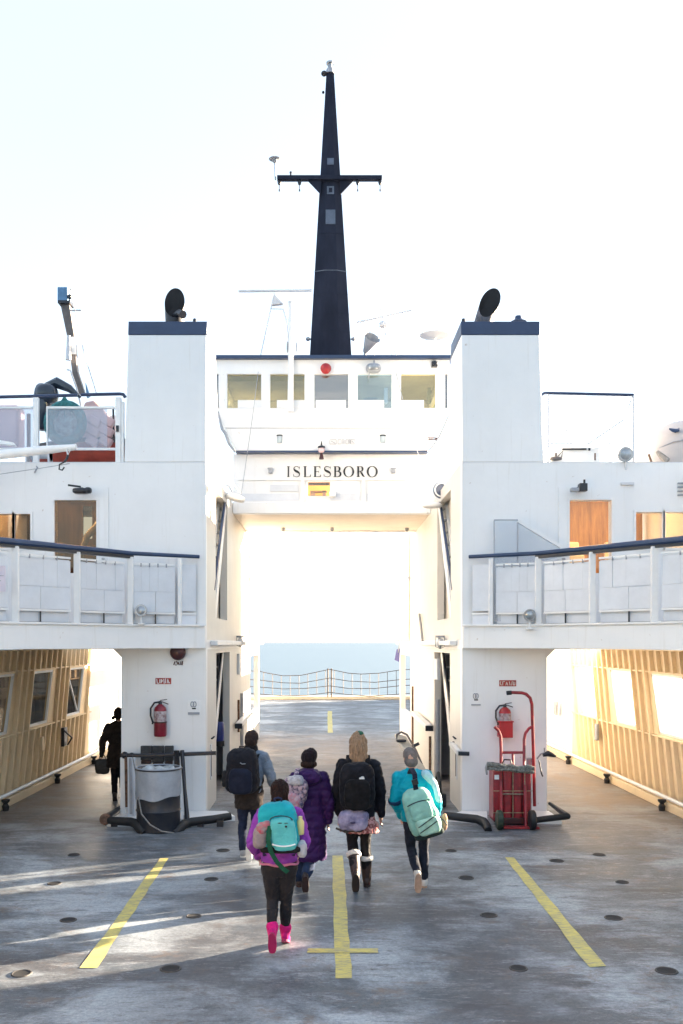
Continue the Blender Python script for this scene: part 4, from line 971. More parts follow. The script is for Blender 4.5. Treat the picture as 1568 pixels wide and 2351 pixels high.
mb = MB(); mb.box(P(135,0,D).x,P(163,0,D).x,D-.07,D+.2,P(0,698,D).z,P(0,692,D).z); part(r, 'head_plate', mb, BLKP)
mb = MB(); mb.lathe([(.035,-.03),(.05,0),(.035,.03)], P(160,681,D-.05), (0,1,0)); mb.tube([P(160,690,D-.05),P(163,664,D-.05)], .016); part(r, 'sheave', mb, BLKP)
mb = MB(); mb.tube([P(158,770,D-.12),P(157,826,D-.12)], [.03,.05], 8); part(r, 'hydraulic_ram', mb, LG)
part(r, 'cover', MB().prism([P(163,773,D-.03),P(172,773,D-.03),P(175,812,D-.03),P(164,812,D-.03)], (0,.03,0)), WHITE2)
mb = MB(); mb.tube([P(163,684,D-.05),P(172,710,D-.05),P(193,810,D-.05),P(222,904,D-.05)], .008, 5); part(r, 'wire', mb, GREY)
mb = MB(); mb.tube([P(160,713,D),P(187,712,D)], .014, 6); part(r, 'aerial_arm', mb, GREY)
mb = MB(); mb.tube([P(154,848,D-.1),P(162,850,D-.1),P(176,890,D-.1),P(187,935,D-.1)], .016, 6); part(r, 'stay', mb, LG)
mb = MB(); mb.prism([P(196,878,D),P(206,908,D),P(199,912,D)], (0,.08,0)); part(r, 'fin', mb, BLUEM)
D = 15.0
r = thing('boat_boom', 'white tapered boom with a hanging hook in front of the top deck screens', 'boom', P(150,1035,D))
mb = MB(); a, b = P(-120,1056,D), P(176,1026,D); mb.tube([a, P(100,1033,D), b], [.085,.07,.05], 12); part(r, 'spar', mb, WHITE2)
mb = MB(); mb.tube([P(152,1026,D-.03),P(156,1046,D-.03),P(162,1030,D-.03)], .016, 6); part(r, 'shackle', mb, WHITE2)
mb = MB(); mb.tube([P(157,1044,D-.03),P(152,1056,D-.03),P(148,1060,D-.03)], .02, 6); mb.tube([P(148,1060,D-.03),P(137,1066,D-.03),P(136,1077,D-.03),P(143,1079,D-.03),P(148,1072,D-.03)], .013, 6); part(r, 'hook', mb, BLKP)
mb = MB(); mb.tube([P(-20,1091,D),P(90,1075,D),P(160,1064,D)], .006, 5); part(r, 'tag_line', mb, GREY)
mb = MB(); mb.prism([P(-60,1000,D+.2),P(30,1015,D+.2),P(34,1022,D+.2),P(-60,1012,D+.2)], (0,.1,0)); part(r, 'saddle', mb, WHITE2)
r = thing('deck_winch', 'jumble of pale deck tackle under the boom on the left roof edge', 'winch', P(92,1058,15.7))
c = P(90,1045,15.75); part(r, 'drum', MB().lathe([(.1,-.2),(.1,-.17),(.06,-.15),(.06,.15),(.1,.17),(.1,.2)], c, (1,0,0)), LG); [part(r, 'frame', MB().box(c.x+dx,c.x+dx+.03,15.65,15.85,5.842,c.z+.06), LG) for dx in (-.2,.17)]
mb = MB(); mb.tube([c+Vector((-.1,-.1,.0)), c+Vector((-.05,-.2,-.15)), c+Vector((.05,-.25,-.25)), c+Vector((.0,-.26,-.34))], .014, 6); part(r, 'rope_tail', mb, GREY)

# ================================================================== TOP DECK, RIGHT
D = 15.6
r = thing('top_deck_railing', 'thin wire top deck railing with a navy rail right of the right funnel', 'railing', P(1350,1060,D))
mb = MB(); mb.tube([P(1241,907,D),P(1250,902,D),P(1454,906.5,D)], .026, 8); part(r, 'handrail', mb, NAVY)
for px in (1258, 1453): part(r, 'post', MB().box(P(px,0,D).x-.011,P(px,0,D).x+.011,D-.02,D+.02,5.84,P(0,905,D).z), LG)
for a, b in (((1452,908),(1432,963)),((1432,963),(1345,1022))): part(r, 'chain', MB().tube([P(*a,D-.02),P(*b,D-.02)], .008, 5), GREY)
for px, y0 in ((1433,963),(1400,985)): part(r, 'stanchion', MB().tube([P(px,y0,D),P(px,1060,D)], .009, 5), LG)
for y in (931,): part(r, 'mid_wire', MB().tube([P(1258,y,D),P(1452,y+3,D)], .005, 5), LG)
part(r, 'corner_wire', MB().tube([P(1258,1018,D),P(1400,1018,D)], .006, 5), LG)
mb = MB(); a, b = P(1262,1027,D+.3), P(1375,1066,D+.3); mb.box(a.x,b.x,D+.25,D+.9,5.842,a.z)
r = thing('deck_locker', 'low white deck locker with a dark slot on the right roof', 'locker', (a.x,D+.3,5.84)); part(r, 'body', mb, WHITE2, bev=.02)
a, b = P(1291,1029,D+.23), P(1346,1032,D+.23); part(r, 'slot', MB().box(a.x,b.x,D+.22,D+.249,b.z,a.z), DARKHOLE); c = P(1353,1031,D+.23); part(r, 'latch', MB().box(c.x-.015,c.x+.015,D+.22,D+.249,c.z-.02,c.z+.02), BLKP)
c = P(1276,1048,D+.15); part(r, 'handwheel', MB().lathe([(.1,-.05),(.1,-.02),(.02,.0),(.02,.06)], c).tube([c+Vector((.03,0,0)),c+Vector((.12,0,.1)),c+Vector((.09,0,-.02))], .012), BROWNM)
c = P(1365,1048,D+.24); part(r, 'hinge_rod', MB().tube([P(1366,1040,D+.24),P(1366,1056,D+.24)], .012), RUST)
r = thing('far_boat_mast', 'small pale boat mast with flag rising behind the right roof', 'boat mast', P(1310,1030,19))
D2 = 19; mb = MB(); mb.prism([P(1307,980,D2),P(1311,980,D2),P(1318,1030,D2),P(1309,1030,D2)], (0,.1,0)); part(r, 'mast', mb, mat('far_grey_paint', (.50,.54,.58), .5, .05, 4))
for a, b in (((1262,978),(1322,981)),((1308,981),(1268,1016)),((1302,985),(1301,1028)),((1264,1017),(1313,1018))): part(r, 'rigging', MB().tube([P(*a,D2),P(*b,D2)], .01, 5), GREY)
part(r, 'radar_reflector', MB().box(P(1312,0,D2).x,P(1327,0,D2).x,D2-.03,D2+.05,P(0,970,D2).z,P(0,955,D2).z), LG); part(r, 'pole', MB().tube([P(1311,960,D2),P(1311,980,D2)], .012, 5), LG)
part(r, 'deck_line', MB().box(P(1262,0,D2).x,P(1350,0,D2).x,D2-.2,D2+.4,P(0,1036,D2).z,P(0,1028,D2).z), LG)
c = P(1436,1043,15.45); r = thing('searchlight', 'round grey searchlight on the roof edge beside the white raft dome', 'searchlight', c)
part(r, 'housing', MB().lathe([(.04,-.16),(.11,-.10),(.125,0),(.12,.02)], c, (0,-1,-.1), 20), STEEL); part(r, 'lens', MB().lathe([(.108,.012),(.06,.035),(.002,.045)], c, (0,-1,-.1), 20), LENS)
part(r, 'bracket', MB().tube([c+Vector((.01,.02,-.12)), c+Vector((.02,.02,-.24))], .018).box(c.x-.07,c.x+.14,15.44,15.499,c.z-.5,c.z-.46), LG)
D = 16.3
c = P(1610,1062,D); r = thing('lifeboat', 'white domed lifeboat end with a lashing strap on the right roof', 'lifeboat', c)
part(r, 'canopy', MB().sell(c+Vector((0,0,.0)),(1.14,.75,.74),.85,None,40,20), mat('lifeboat_gelcoat', (.50,.46,.45), .4, .05, 3))
def onell(px, py):
    p = P(px,py,D-.7); return p
mb = MB(); pts = []
for px, py in ((1462,1058),(1490,1041),(1515,1031),(1570,1024),(1660,1020)):
    x = P(px,0,D).x-c.x; z = P(0,py,D).z-c.z; e = 1-(abs(x)/1.14)**2.2-(abs(z)/.74)**2.2; pts.append((c.x+x*.985, c.y-.75*max(e,0.0)**.5*1.0-.06, c.z+z))
mb.tube(pts, .009, 5); part(r, 'lashing', mb, GREY)
mb = MB(); p = [P(1508,1036,D-.62),P(1520,1048,D-.66),P(1532,1059,D-.7)]; mb.tube(p, [.03,.05,.06], 6); part(r, 'strap', mb, mat('canvas_strap', (.38,.34,.30), .7, .2, 20))
mb = MB(); mb.tube([P(1489,1043,D-.5),P(1495,1060,D-.55)], .02, 6); part(r, 'strap', mb, RUST)
mb = MB(); pp = [(1539,982),(1546,986),(1552,988),(1558,986),(1562,981)]
mb.tube([Vector((P(a,b,D-.62).x, D-.60+.02*abs(i-2), P(a,b,D-.62).z)) for i,(a,b) in enumerate(pp)], [.012,.03,.036,.03,.012], 8); part(r, 'lifting_lug', mb, NAVY)

# ================================================================== COLUMN GEAR
def ext(cx_px, top, bot, wpx, d, lab, bracket):
    c = P(cx_px,bot,d); k = d/FPX; w_ = wpx*k/2; h = (bot-top)*k
    r = thing('fire_extinguisher', lab, 'fire extinguisher', c, 'fire extinguishers on the deckhouse columns')
    part(r, 'cylinder', MB().lathe([(w_*.9,0),(w_,.02),(w_,h*.70),(w_*.85,h*.78),(w_*.45,h*.84),(w_*.3,h*.86)], c, n=20), RED if bracket else mat('deep_red_enamel', (.24,.012,.03), .3, .2, 8))
    part(r, 'label', MB().lathe([(w_*1.008,h*.40),(w_*1.008,h*.68)], c, n=20, caps=False), mat('extinguisher_label', (.52,.48,.50), .4, .5, 14, col2=(.16,.06,.07)))
    if bracket: part(r, 'holder', MB().box(c.x-w_*1.1,c.x+w_*1.1,c.y-w_*1.15,c.y+w_*1.1,c.z-.02,c.z+h*.42).box(c.x-w_*1.3,c.x+w_*1.25,c.y-w_*1.2,c.y+w_*1.1,c.z+h*.42,c.z+h*.46), mat('red_plastic_holder', (.46,.02,.025), .35, .1, 6), bev=.008)
    else: part(r, 'strap', MB().lathe([(w_*1.05,h*.36),(w_*1.05,h*.40)], c, n=20), MAROON)
    part(r, 'valve', MB().lathe([(w_*.3,h*.86),(w_*.28,h*.92),(w_*.15,h*.95)], c).beam(c+Vector((0,0,h*.94)), c+Vector((w_*1.3,0,h*.86)), .02, .015).beam(c+Vector((0,0,h*.96)), c+Vector((w_*1.1,0,h*.99)), .02, .012), BLKP)
    part(r, 'hose', MB().tube([c+Vector((0,0,h*.92)), c+Vector((-w_*.9,-.01,h*.90)), c+Vector((-w_*1.5,-.01,h*.75)), c+Vector((-w_*1.5,-.01,h*.55)), c+Vector((-w_*1.15,-.02,h*.38)), c+Vector((-w_*1.2,-.02,h*.33))], .016, 8), BLKP)
    part(r, 'wall_bracket', MB().box(c.x-.03,c.x+.03,c.y+w_*.8,15.499,c.z+h*.3,c.z+h*.6), STEEL)
ext(368, 1604, 1690, 29, 15.38, 'fire extinguisher without a holder on the left column', False)
ext(1159, 1612, 1689, 28, 15.36, 'fire extinguisher in a red holder on the right column', True)

def sign(name, lab, cat, x0, x1, y0, y1, base, marks, mm, d=15.49, grp=None):
    a, b = P(x0,y0,d), P(x1,y1,d); r = thing(name, lab, cat, ((a.x+b.x)/2,d,b.z), grp)
    if base: part(r, 'plate', MB().box(a.x,b.x,d,15.4985,b.z,a.z), base, bev=.002)
    for st in marks:
        mb = MB(); pts = [P(x,y,d-.003) for x, y, _ in st]; wd = st[0][2]*d/FPX
        for p, q_ in zip(pts, pts[1:]):
            mb.beam(p, q_, .003, wd, (1,0,0) if abs((q_-p).x) < abs((q_-p).z) else (0,0,1))
        part(r, 'letter', mb, mm, smooth=None)
W_ = 1.7
sign('door_sign', 'dark red lettered strip above the left fire extinguisher', 'sign', 357,393,1556,1570, REDSTK,
     [[(360,1558,W_),(361,1568,W_),(365,1568,W_)],[(367,1559,W_),(367,1568,W_)],[(370,1568,W_),(370,1559,W_),(373,1562,W_),(371,1566,W_)],[(376,1558,W_),(377,1569,W_)],[(380,1557,W_),(380,1568,W_)],[(384,1568,W_),(385,1558,W_),(388,1568,W_),(390,1566,W_)]], SIGNW)
sign('door_sign', 'red lettered strip above the red hand truck', 'sign', 1146,1185,1561,1575, REDSTK,
     [[(1150,1563,W_),(1148,1568,W_),(1151,1573,W_)],[(1154,1573,W_),(1154,1564,W_),(1159,1564,W_)],[(1161,1573,W_),(1163,1565,W_),(1166,1573,W_)],[(1169,1564,W_),(1171,1573,W_)],[(1174,1573,W_),(1176,1563,W_)],[(1179,1564,W_),(1178,1572,W_),(1182,1572,W_),(1182,1565,W_)]], mat('worn_white_print', (.72,.66,.58), .5, .2, 20))
sign('number_marks', 'dark stencilled characters under the round maroon gong', 'sign', 399,420,1517,1526, None,
     [[(399,1526,2.6),(402,1518,2.6)],[(402,1526,2),(406,1526,2)],[(405,1517,2.6),(409,1525,3.4)],[(409,1519,2),(412,1526,3)],[(415,1518,2),(415,1526,2)],[(419,1517,3),(418,1526,3)]], MAROON)
def notice(lab, x0, x1, y0, y1, bar):
    d = 15.488; a, b = P(x0,y0,d), P(x1,y1,d); r = thing('notice_board', lab, 'notice', ((a.x+b.x)/2,d,b.z), 'white notices on the columns')
    part(r, 'sheet', MB().box(a.x,b.x,d,15.4985,b.z,a.z), SIGNW); w_ = b.x-a.x; h = a.z-b.z; cx = (a.x+b.x)/2
    for dx, s_ in ((-.12,1),(.08,1)):
        c = Vector((cx+dx*w_*1.0,d-.004,a.z-h*.28)); hh = .085; ww = .05
        part(r, 'letter', MB().tube([c+Vector((ww*.5*math.cos(t), 0, hh*.5*math.sin(t))) for t in [2*math.pi*i/12 for i in range(12)]], .008, 4, closed=True), GREY)
    part(r, 'print_line', MB().box(cx-.03,cx+.035,d-.004,d-.001,a.z-h*.62,a.z-h*.53), INK, smooth=None)
    part(r, 'print_bar', MB().box(a.x+.005,b.x-.005,d-.008,d-.001,b.z+.0,b.z+bar), GREY)
notice('white notice with a grey bar on the left column', 431, 459, 1607, 1640, .04)
notice('white notice with a dark underline on the right column', 1081, 1104, 1589, 1619, .022)
c = P(408,1497,15.4); r = thing('fire_gong', 'round dark maroon gong high on the left column', 'gong', c)
part(r, 'dome', MB().lathe([(.128,-.05),(.132,-.02),(.11,.02),(.05,.045),(.003,.05)], c, (0,-1,0), 28), MAROON); part(r, 'backplate', MB().lathe([(.06,0),(.06,.06)], c+Vector((0,.0985,0)), (0,-1,0), 16), BLKP)
c = P(418,1487,15.3)
mb = MB(); c = Vector((P(420,0,15.9).x - .9, 15.9, 2.735)); 
# rubber pads
r = thing('rubber_pads', 'three grey rubber pads hung on the black bar of the left column', 'rubber pads', P(360,1745,15.25))
for a, b, zb in ((322,348,1741),(349,375,1746),(377,397,1743)):
    p, q_ = P(a,1712.5,15.3), P(b,zb,15.3); part(r, 'pad', MB().box(p.x,q_.x,15.32,15.40,q_.z-.03,p.z), mat('grey_rubber', (.055,.055,.058), .8, .25, 9, .2, 40), bev=.01)
    part(r, 'pad_end', MB().box(p.x+.01,q_.x-.015,15.31,15.39,q_.z-.09,q_.z-.032), mat('brown_rubber', (.05,.025,.022), .7, .3, 9), bev=.008)

# guard rail and kerb pipe of the left column
D = 15.2
r = thing('guard_rail', 'black guard rail with posts round the left column and drum', 'guard rail', P(350,1870,D))
part(r, 'bar', MB().tube([P(278,1733,D),P(340,1734,D),P(420,1731,D),P(496,1728,D)], .033, 10), BLKP)
part(r, 'bar_end', MB().lathe([(.05,-.03),(.06,0),(.05,.04)], P(286,1733,D), (1,0,0)).lathe([(.045,-.02),(.05,0),(.045,.03)], P(302,1734,D), (1,0,0)), BLKP)
for a, b in ((403,1768),(408.5,1768)): part(r, 'drop_pin', MB().tube([P(a,1713+9,D-.06),P(a+1,b,D-.06)], .026, 8), BLKP)
part(r, 'slanting_post', MB().tube([P(418,1722,D-.05),P(424,1810,D-.2),P(431,1893,D-.5)], [.034,.03,.04], 8), BLKP)
a = P(284,1738,D+.05); part(r, 'post', MB().box(a.x-.045,a.x+.03,D,D+.12,0,a.z), WHITE2); part(r, 'post_rod', MB().tube([P(289,1738,D-.03),P(291,1852,D-.03)], .024, 8), RUST)
a = P(303,1738,D-.1); part(r, 'post', MB().box(a.x-.05,a.x+.06,D-.2,D-.08,0,a.z), PALE, bev=.01); part(r, 'post_rod', MB().tube([P(299,1740,D-.25),P(301,1868,D-.25)], .022, 8), GREY)
part(r, 'cord', MB().tube([P(305,1738,14.9),P(313,1780,14.6),P(318,1830,14.05),P(325,1868,13.93),P(345,1893,13.9),P(372,1908,13.93),P(400,1912,14.0)], .011, 6), mat('grey_cord', (.30,.29,.28), .7, .2, 30))
r = thing('kerb_pipe', 'bent black kerb pipe at the foot of the left column', 'pipe', P(380,1890,14.4))
pts = [P(278,1852,15.35),P(238,1879,14.35),P(262,1884,14.25),P(300,1886,14.2),P(312,1890,14.15),P(322,1902,14.05),P(332,1912,14.0)]
part(r, 'pipe', MB().tube(pts, [.03,.05,.064,.068,.072,.076,.06], 12), BLACK)
pts = [P(398,1913,14.1),P(413,1902,14.2),P(423,1891,14.4),P(440,1886,14.5),P(490,1880,14.6),P(530,1873,14.7)]
part(r, 'pipe', MB().tube(pts, [.06,.072,.072,.068,.064,.06], 12), BLACK)
part(r, 'base_plate', MB().prism([(P(248,0,14.6).x,14.5,0),(P(420,0,14.7).x,14.75,0),(P(420,0,15.4).x,15.49,0),(P(280,0,15.4).x,15.49,0)], (0,0,.07)), WHITE2)
part(r, 'base_plate', MB().prism([(P(430,0,14.7).x,14.75,0),(P(540,0,15.0).x,15.0,0),(P(520,0,15.45).x,15.49,0),(P(430,0,15.4).x,15.49,0)], (0,0,.07)), WHITE2)
part(r, 'pipe_end', MB().lathe([(.06,-.03),(.09,0),(.06,.05)], P(242,1880,14.3), (.3,-1,0)), RUST); 
for px in (262, 352, 460, 505): c = P(px,1895,14.5); part(r, 'foot', MB().box(c.x-.05,c.x+.05,14.5,14.62,0,.1), BLKP)
# steel drum
c = Vector((P(364,0,14.28).x, 14.28, 0)); r = thing('waste_drum', 'black steel waste drum wrapped in a pale liner beside the left column', 'drum', c)
part(r, 'body', MB().lathe([(.315,0),(.33,.015),(.33,.29),(.342,.31),(.33,.33),(.33,.56),(.342,.58),(.33,.60),(.33,.93),(.322,.95),(.30,.94)], c, n=36), mat('drum_black', (.011,.016,.028), .42, .4, 5, .15, 30, col2=(.03,.03,.035)))
mb = MB(); prof = []
n = 40
for i, (rr, z) in enumerate(((.348,.54),(.350,.60),(.343,.70),(.346,.80),(.347,.90),(.345,.955),(.325,.962),(.318,.94),(.30,.93))):
    for k in range(n):
        a = 2*math.pi*k/n; jz = (.05*math.sin(a*1+.6)+.018*math.sin(a*5))*(1 if i == 0 else .7 if i == 1 else .2 if i == 2 else 0)
        q_ = rr + .004*mnoise.noise(Vector((a*3, z*8, 0))); prof.append((c.x+q_*math.cos(a), c.y+q_*math.sin(a), z+jz))
mb.add(prof, [(i*n+k, i*n+(k+1)%n, (i+1)*n+(k+1)%n, (i+1)*n+k) for i in range(8) for k in range(n)])
part(r, 'liner', mb, mat('pale_plastic_liner', (.36,.40,.46), .4, .12, 4, .3, 14), smooth=50)
part(r, 'rim', MB().tube([(c.x+.35*math.cos(a), c.y+.35*math.sin(a), .935) for a in [2*math.pi*i/36 for i in range(36)]], .011, 6, closed=True), BLKP)
mb = MB(); mb.sell((c.x,c.y,.87),(.31,.31,.08),.9,None,24,10)
for v in range(14): mb.sell((c.x+random.uniform(-.18,.2), c.y+random.uniform(-.2,.12), .93+random.random()*.03), (.07,.06,.025), 1, Matrix.Rotation(random.random(),3,'X'), 8, 6)
part(r, 'rubbish', mb, mat('crumpled_plastic', (.52,.58,.62), .4, .3, 9, .5, 20), smooth=60)

# hand truck with its red load, right column
def truck():
    D = 14.9; k = D/FPX
    r = thing('hand_truck', 'red hand truck with a tall hooked handle leaning on the right column', 'hand truck', P(1185,1900,D))
    T = TRUCKRED
    hk = [P(1164,1590,D),P(1170,1589,D),P(1198,1590,D),P(1208,1593,D),P(1217,1602,D),P(1221,1616,D),P(1223,1680,D),P(1225,1750,D),P(1227,1850,D)]
    part(r, 'handle', MB().tube(hk, .026, 10), T); part(r, 'grip', MB().tube([P(1163,1590.5,D),P(1174,1589.5,D)], .034, 10), BLACK)
    part(r, 'side_rail', MB().tube([P(1135,1668,D),P(1144,1677,D),P(1149,1690,D),P(1150,1720,D-.05),P(1150,1800,D-.28),P(1151,1905,D-.52)], .024, 10), T)
    part(r, 'side_rail', MB().tube([P(1223,1667,D),P(1214,1672,D),P(1206,1683,D),P(1203,1697,D),P(1203,1750,D-.1),P(1205,1800,D-.28),P(1208,1905,D-.52)], .024, 10), T)
    part(r, 'crossbar', MB().tube([P(1150,1727,D-.04),P(1204,1727,D-.04)], .022, 8), T)
    part(r, 'centre_bar', MB().tube([P(1177,1728,D-.04),P(1178,1762,D-.15)], .02, 8), T)
    part(r, 'crossbar', MB().tube([P(1150,1822,D-.3),P(1207,1823,D-.3)], .012, 8), mat('rubbed_bare_steel', (.42,.30,.22), .4, .3, 20, metal=.4))
    part(r, 'toe_plate', MB().box(P(1140,0,D).x,P(1218,0,D).x,D-.62,D-.5,.01,.04), T)
    for px, m in ((1146,mat('green_tyre', (.022,.042,.026), .6, .3, 12)),(1221,BLACK)):
        c = P(px,0,14.3); part(r, 'wheel', MB().lathe([(.04,-.045),(.13,-.045),(.148,-.03),(.148,.03),(.13,.045),(.04,.045)], (c.x,14.28,.15), (1,0,0), 24), m)
    # load
    D = 14.62; a, b = P(1132,1768,D), P(1222,1915,D)
    b_ = thing('red_bin', 'tall red ribbed bin strapped to the hand truck', 'bin', ((a.x+b.x)/2, D, 0))
    nn = 4; w_ = (b.x-a.x)/nn
    for i in range(nn):
        x0 = a.x+i*w_; part(b_, 'panel', MB().box(x0+.006,x0+w_-.006,D+.0,D+.42,.06,a.z), TRUCKRED, bev=.03)
    part(b_, 'liner', MB().box(a.x+.02,b.x-.02,D+.03,D+.40,.05,a.z-.02), MAROON)
    wire = mat('worn_brass_wire', (.50,.33,.20), .5, .3, 20)
    for z in (P(0,1815,D).z, P(0,1865,D).z): part(b_, 'band', MB().box(a.x-.004,b.x+.004,D-.012,D-.002,z-.006,z+.006), wire)
    for px in (1177, 1204, 1219): part(b_, 'upright', MB().box(P(px,0,D).x-.006,P(px,0,D).x+.006,D-.024,D-.013,.12,a.z-.03), wire if px < 1210 else STEEL)
    part(b_, 'base', MB().box(a.x+.06,b.x-.05,D-.02,D+.42,.02,.12), MAROON, bev=.01)
    part(b_, 'label', MB().box(a.x+.02,a.x+.09,D-.008,D-.001,a.z-.14,a.z-.07), SIGNW, smooth=None)
    rp = thing('rope_bundle', 'frayed grey rope coiled along the top of the red bin', 'rope', P(1170,1760,D))
    for j in range(6):
        pts = []
        for i in range(9):
            u = i/8; pts.append(P(1118+u*108, 1752+9*math.sin(u*1.6)+random.uniform(-3,3)+j%3*5, D-.06-.03*(j%2)))
        part(rp, 'strand', MB().tube(pts, .021+.006*random.random(), 7), mat('frayed_rope', (.30,.29,.26), .85, .35, 30, .6, 80))
    part(rp, 'rope_end', MB().tube([P(1120,1750,D-.08),P(1115,1762,D-.08),P(1118,1778,D-.08)], .016, 6), STEEL)
    part(rp, 'shackle', MB().tube([P(1153,1752,D),P(1158,1743,D),P(1172,1744,D),P(1174,1752,D)], .012, 6), BLKP)
truck()
mb = MB(); a = P(1212,1742,15.3); mb.lathe([(.05,0),(.055,.03),(.055,.22),(.065,.24),(.04,.26)], P(1217,1775,15.3)); solid('steel_flask', mb, STEEL, 'small steel flask bracketed behind the hand truck', 'flask', P(1217,1775,15.3))
r = thing('kerb_pipe', 'bent black kerb pipe at the foot of the right column', 'pipe', P(1180,1885,14.4))
pts = [P(1018,1871,14.7),P(1060,1876,14.6),P(1095,1880,14.5),P(1110,1886,14.4),P(1118,1897,14.25),P(1121,1906,14.15)]
part(r, 'pipe', MB().tube(pts, [.06,.064,.068,.072,.068,.055], 12), BLACK)
pts = [P(1216,1886,14.4),P(1230,1882,14.45),P(1302,1873,14.5),P(1262,1844,15.35)]
part(r, 'pipe', MB().tube(pts, [.052,.048,.052,.028], 12), BLACK)
part(r, 'base_plate', MB().prism([(P(1020,0,14.9).x,14.95,0),(P(1120,0,14.7).x,14.75,0),(P(1120,0,15.4).x,15.49,0),(P(1062,0,15.4).x,15.49,0)], (0,0,.07)), WHITE2)
part(r, 'base_plate', MB().prism([(P(1215,0,14.7).x,14.75,0),(P(1290,0,14.7).x,14.7,0),(P(1262,0,15.4).x,15.49,0),(P(1215,0,15.4).x,15.49,0)], (0,0,.07)), WHITE2)
r = thing('guard_rail', 'short black guard rail stub on the tunnel side of the right column', 'guard rail', P(1065,1730,15.3))
part(r, 'bar', MB().tube([P(1052,1729,15.35),P(1077,1730,15.35)], .035, 10), BLKP)
part(r, 'arm', MB().beam(P(1035,1706,16.6), P(1053,1727,15.4), .07, .07), WHITE2)
part(r, 'latch', MB().tube([P(1036,1706,16.6),P(1048,1703,16.4),P(1056,1706,16.3)], .03, 8), BLKP)
r = thing('hose_nozzle', 'black hose nozzle hooked on the outer edge of the right column', 'hose nozzle', P(1250,1735,15.3))
part(r, 'nozzle', MB().tube([P(1246,1733,15.3),P(1258,1729,15.3),P(1268,1733,15.3),P(1276,1736,15.3)], [.03,.05,.035,.015], 8), BLKP)
part(r, 'bracket', MB().tube([P(1233,1741,15.4),P(1242,1730,15.3),P(1250,1727,15.3),P(1250,1716,15.3)], .014, 6), STEEL)
part(r, 'dangling_strap', MB().tube([P(1237,1745,15.35),P(1240,1760,15.35),P(1243,1775,15.35),P(1246,1782,15.35)], .012, 6), BLKP)

# ================================================================== TUNNEL FITTINGS
def onwall(px, py, s, off=.0):
    x = s*(2.12-off); d = FPX*(x-CAMX)/(px-VPX); return P(px, py, d)
def fender(s, a, b, lab):
    p, q_ = onwall(*a, s, .1), onwall(*b, s, .1); r = thing('wall_fender', lab, 'fender bar', p, 'white fender bars on the tunnel walls')
    part(r, 'bar', MB().beam(p, q_, .13, .11, (0,0,1)), WHITE2, bev=.015)
    d = (q_-p).normalized(); part(r, 'end_cap', MB().obox(p-d*.02+Vector((0,0,-.02)), (.16,.06,.11)), BLKP); part(r, 'end_cap', MB().obox(q_+d*.02, (.14,.05,.1)), BLKP)
fender(-1, (548,1664), (572,1637), 'white fender bar with black ends on the left tunnel wall')
fender(1, (985,1669), (950,1637), 'white fender bar with black ends on the right tunnel wall')
for s, pxs, t_ in ((-1, ((555,1591,1730),(548,1606,1680)), 'left'), (1, ((1005,1605,1850),(947,1575,1720),(987,1690,1810)), 'right')):
    r = thing('cable_conduit', f'dark vertical conduits on the {t_} tunnel wall', 'conduit', (s*2.05, 20, 1.2))
    for px, y0, y1 in pxs:
        p, q_ = onwall(px,y0,s,.03), onwall(px,y1,s,.03); part(r, 'pipe', MB().tube([p, q_], .045 if px in (555,1005) else .025, 8), GREY if px in (555,1005) else RUST)
    for px, y in (((543,1742),) if s < 0 else ((1017,1742),)): pass
for s, (px, y0, y1), t_ in ((-1,(552,1500,1547),'left'),(1,(1000,1512,1560),'right')):
    p, q_ = onwall(px,y0,s,.06), onwall(px,y1,s,.06); mb = MB(); mb.box(p.x, p.x+s*.0599, p.y-.22, p.y+.22, q_.z, p.z)
    solid('wall_cabinet', mb, PALE, f'pale grey cabinet high on the {t_} tunnel wall', 'cabinet', (p.x,p.y,q_.z), 'wall cabinets in the tunnel', bev=.008)
for s, px, t_ in ((-1,552,'left'),(1,1010,'right')):
    c = onwall(px,1462,s,.1); r = thing('tunnel_lamp', f'caged white lamp over the {t_} stair doorway', 'lamp', c, 'caged lamps in the tunnel')
    part(r, 'globe', MB().sell(c+Vector((0,0,-.1)),(.07,.07,.1)), SIGNW)
    mb = MB()
    for a in range(4): mb.tube([c+Vector((.08*math.cos(a*1.57),.08*math.sin(a*1.57),0)), c+Vector((.085*math.cos(a*1.57),.085*math.sin(a*1.57),-.18)), c+Vector((0,0,-.22))], .008, 5)
    part(r, 'cage', mb, GREY); part(r, 'base', MB().lathe([(.09,-.01),(.09,.03)], c), GREY)
# floor level step boxes / lower fittings beside doorways
for s, px, t_ in ((-1, 488, 'left'), (1, 1041, 'right')):
    p = onwall(px,1865,s,.02); r = thing('wall_lever', f'dark recessed lever and plate low on the {t_} tunnel entrance', 'lever', (s*2.1,p.y,.6))
    yy = p.y-.4 if False else 16.15
    part(r, 'lever', MB().box(s*2.118,s*2.10,yy-.02,yy+.02,.55,1.0), BLKP); part(r, 'plate', MB().box(s*2.119,s*2.108,yy-.08,yy+.08,.5,1.1), PALE); part(r, 'hook', MB().tube([(s*2.1,yy-.05,1.2),(s*2.06,yy,1.23),(s*2.1,yy+.06,1.19)], .014, 6), BLKP)
r = thing('blue_canister', 'blue canister just inside the left stair doorway', 'canister', (-2.36,17.5,1.25))
c = onwall(502,1700,-1,-.16); part(r, 'body', MB().lathe([(.1,0),(.11,.02),(.11,.34),(.09,.38)], (c.x,c.y,c.z)), mat('blue_plastic', (.02,.04,.22), .4, .2, 8)); part(r, 'base', MB().lathe([(.12,-.1),(.12,0)], (c.x,c.y,c.z)), BLACK)
c = onwall(914,1490,1,.2); r = thing('blue_flag', 'small furled blue flag on a stick at the right tunnel end', 'flag', c)
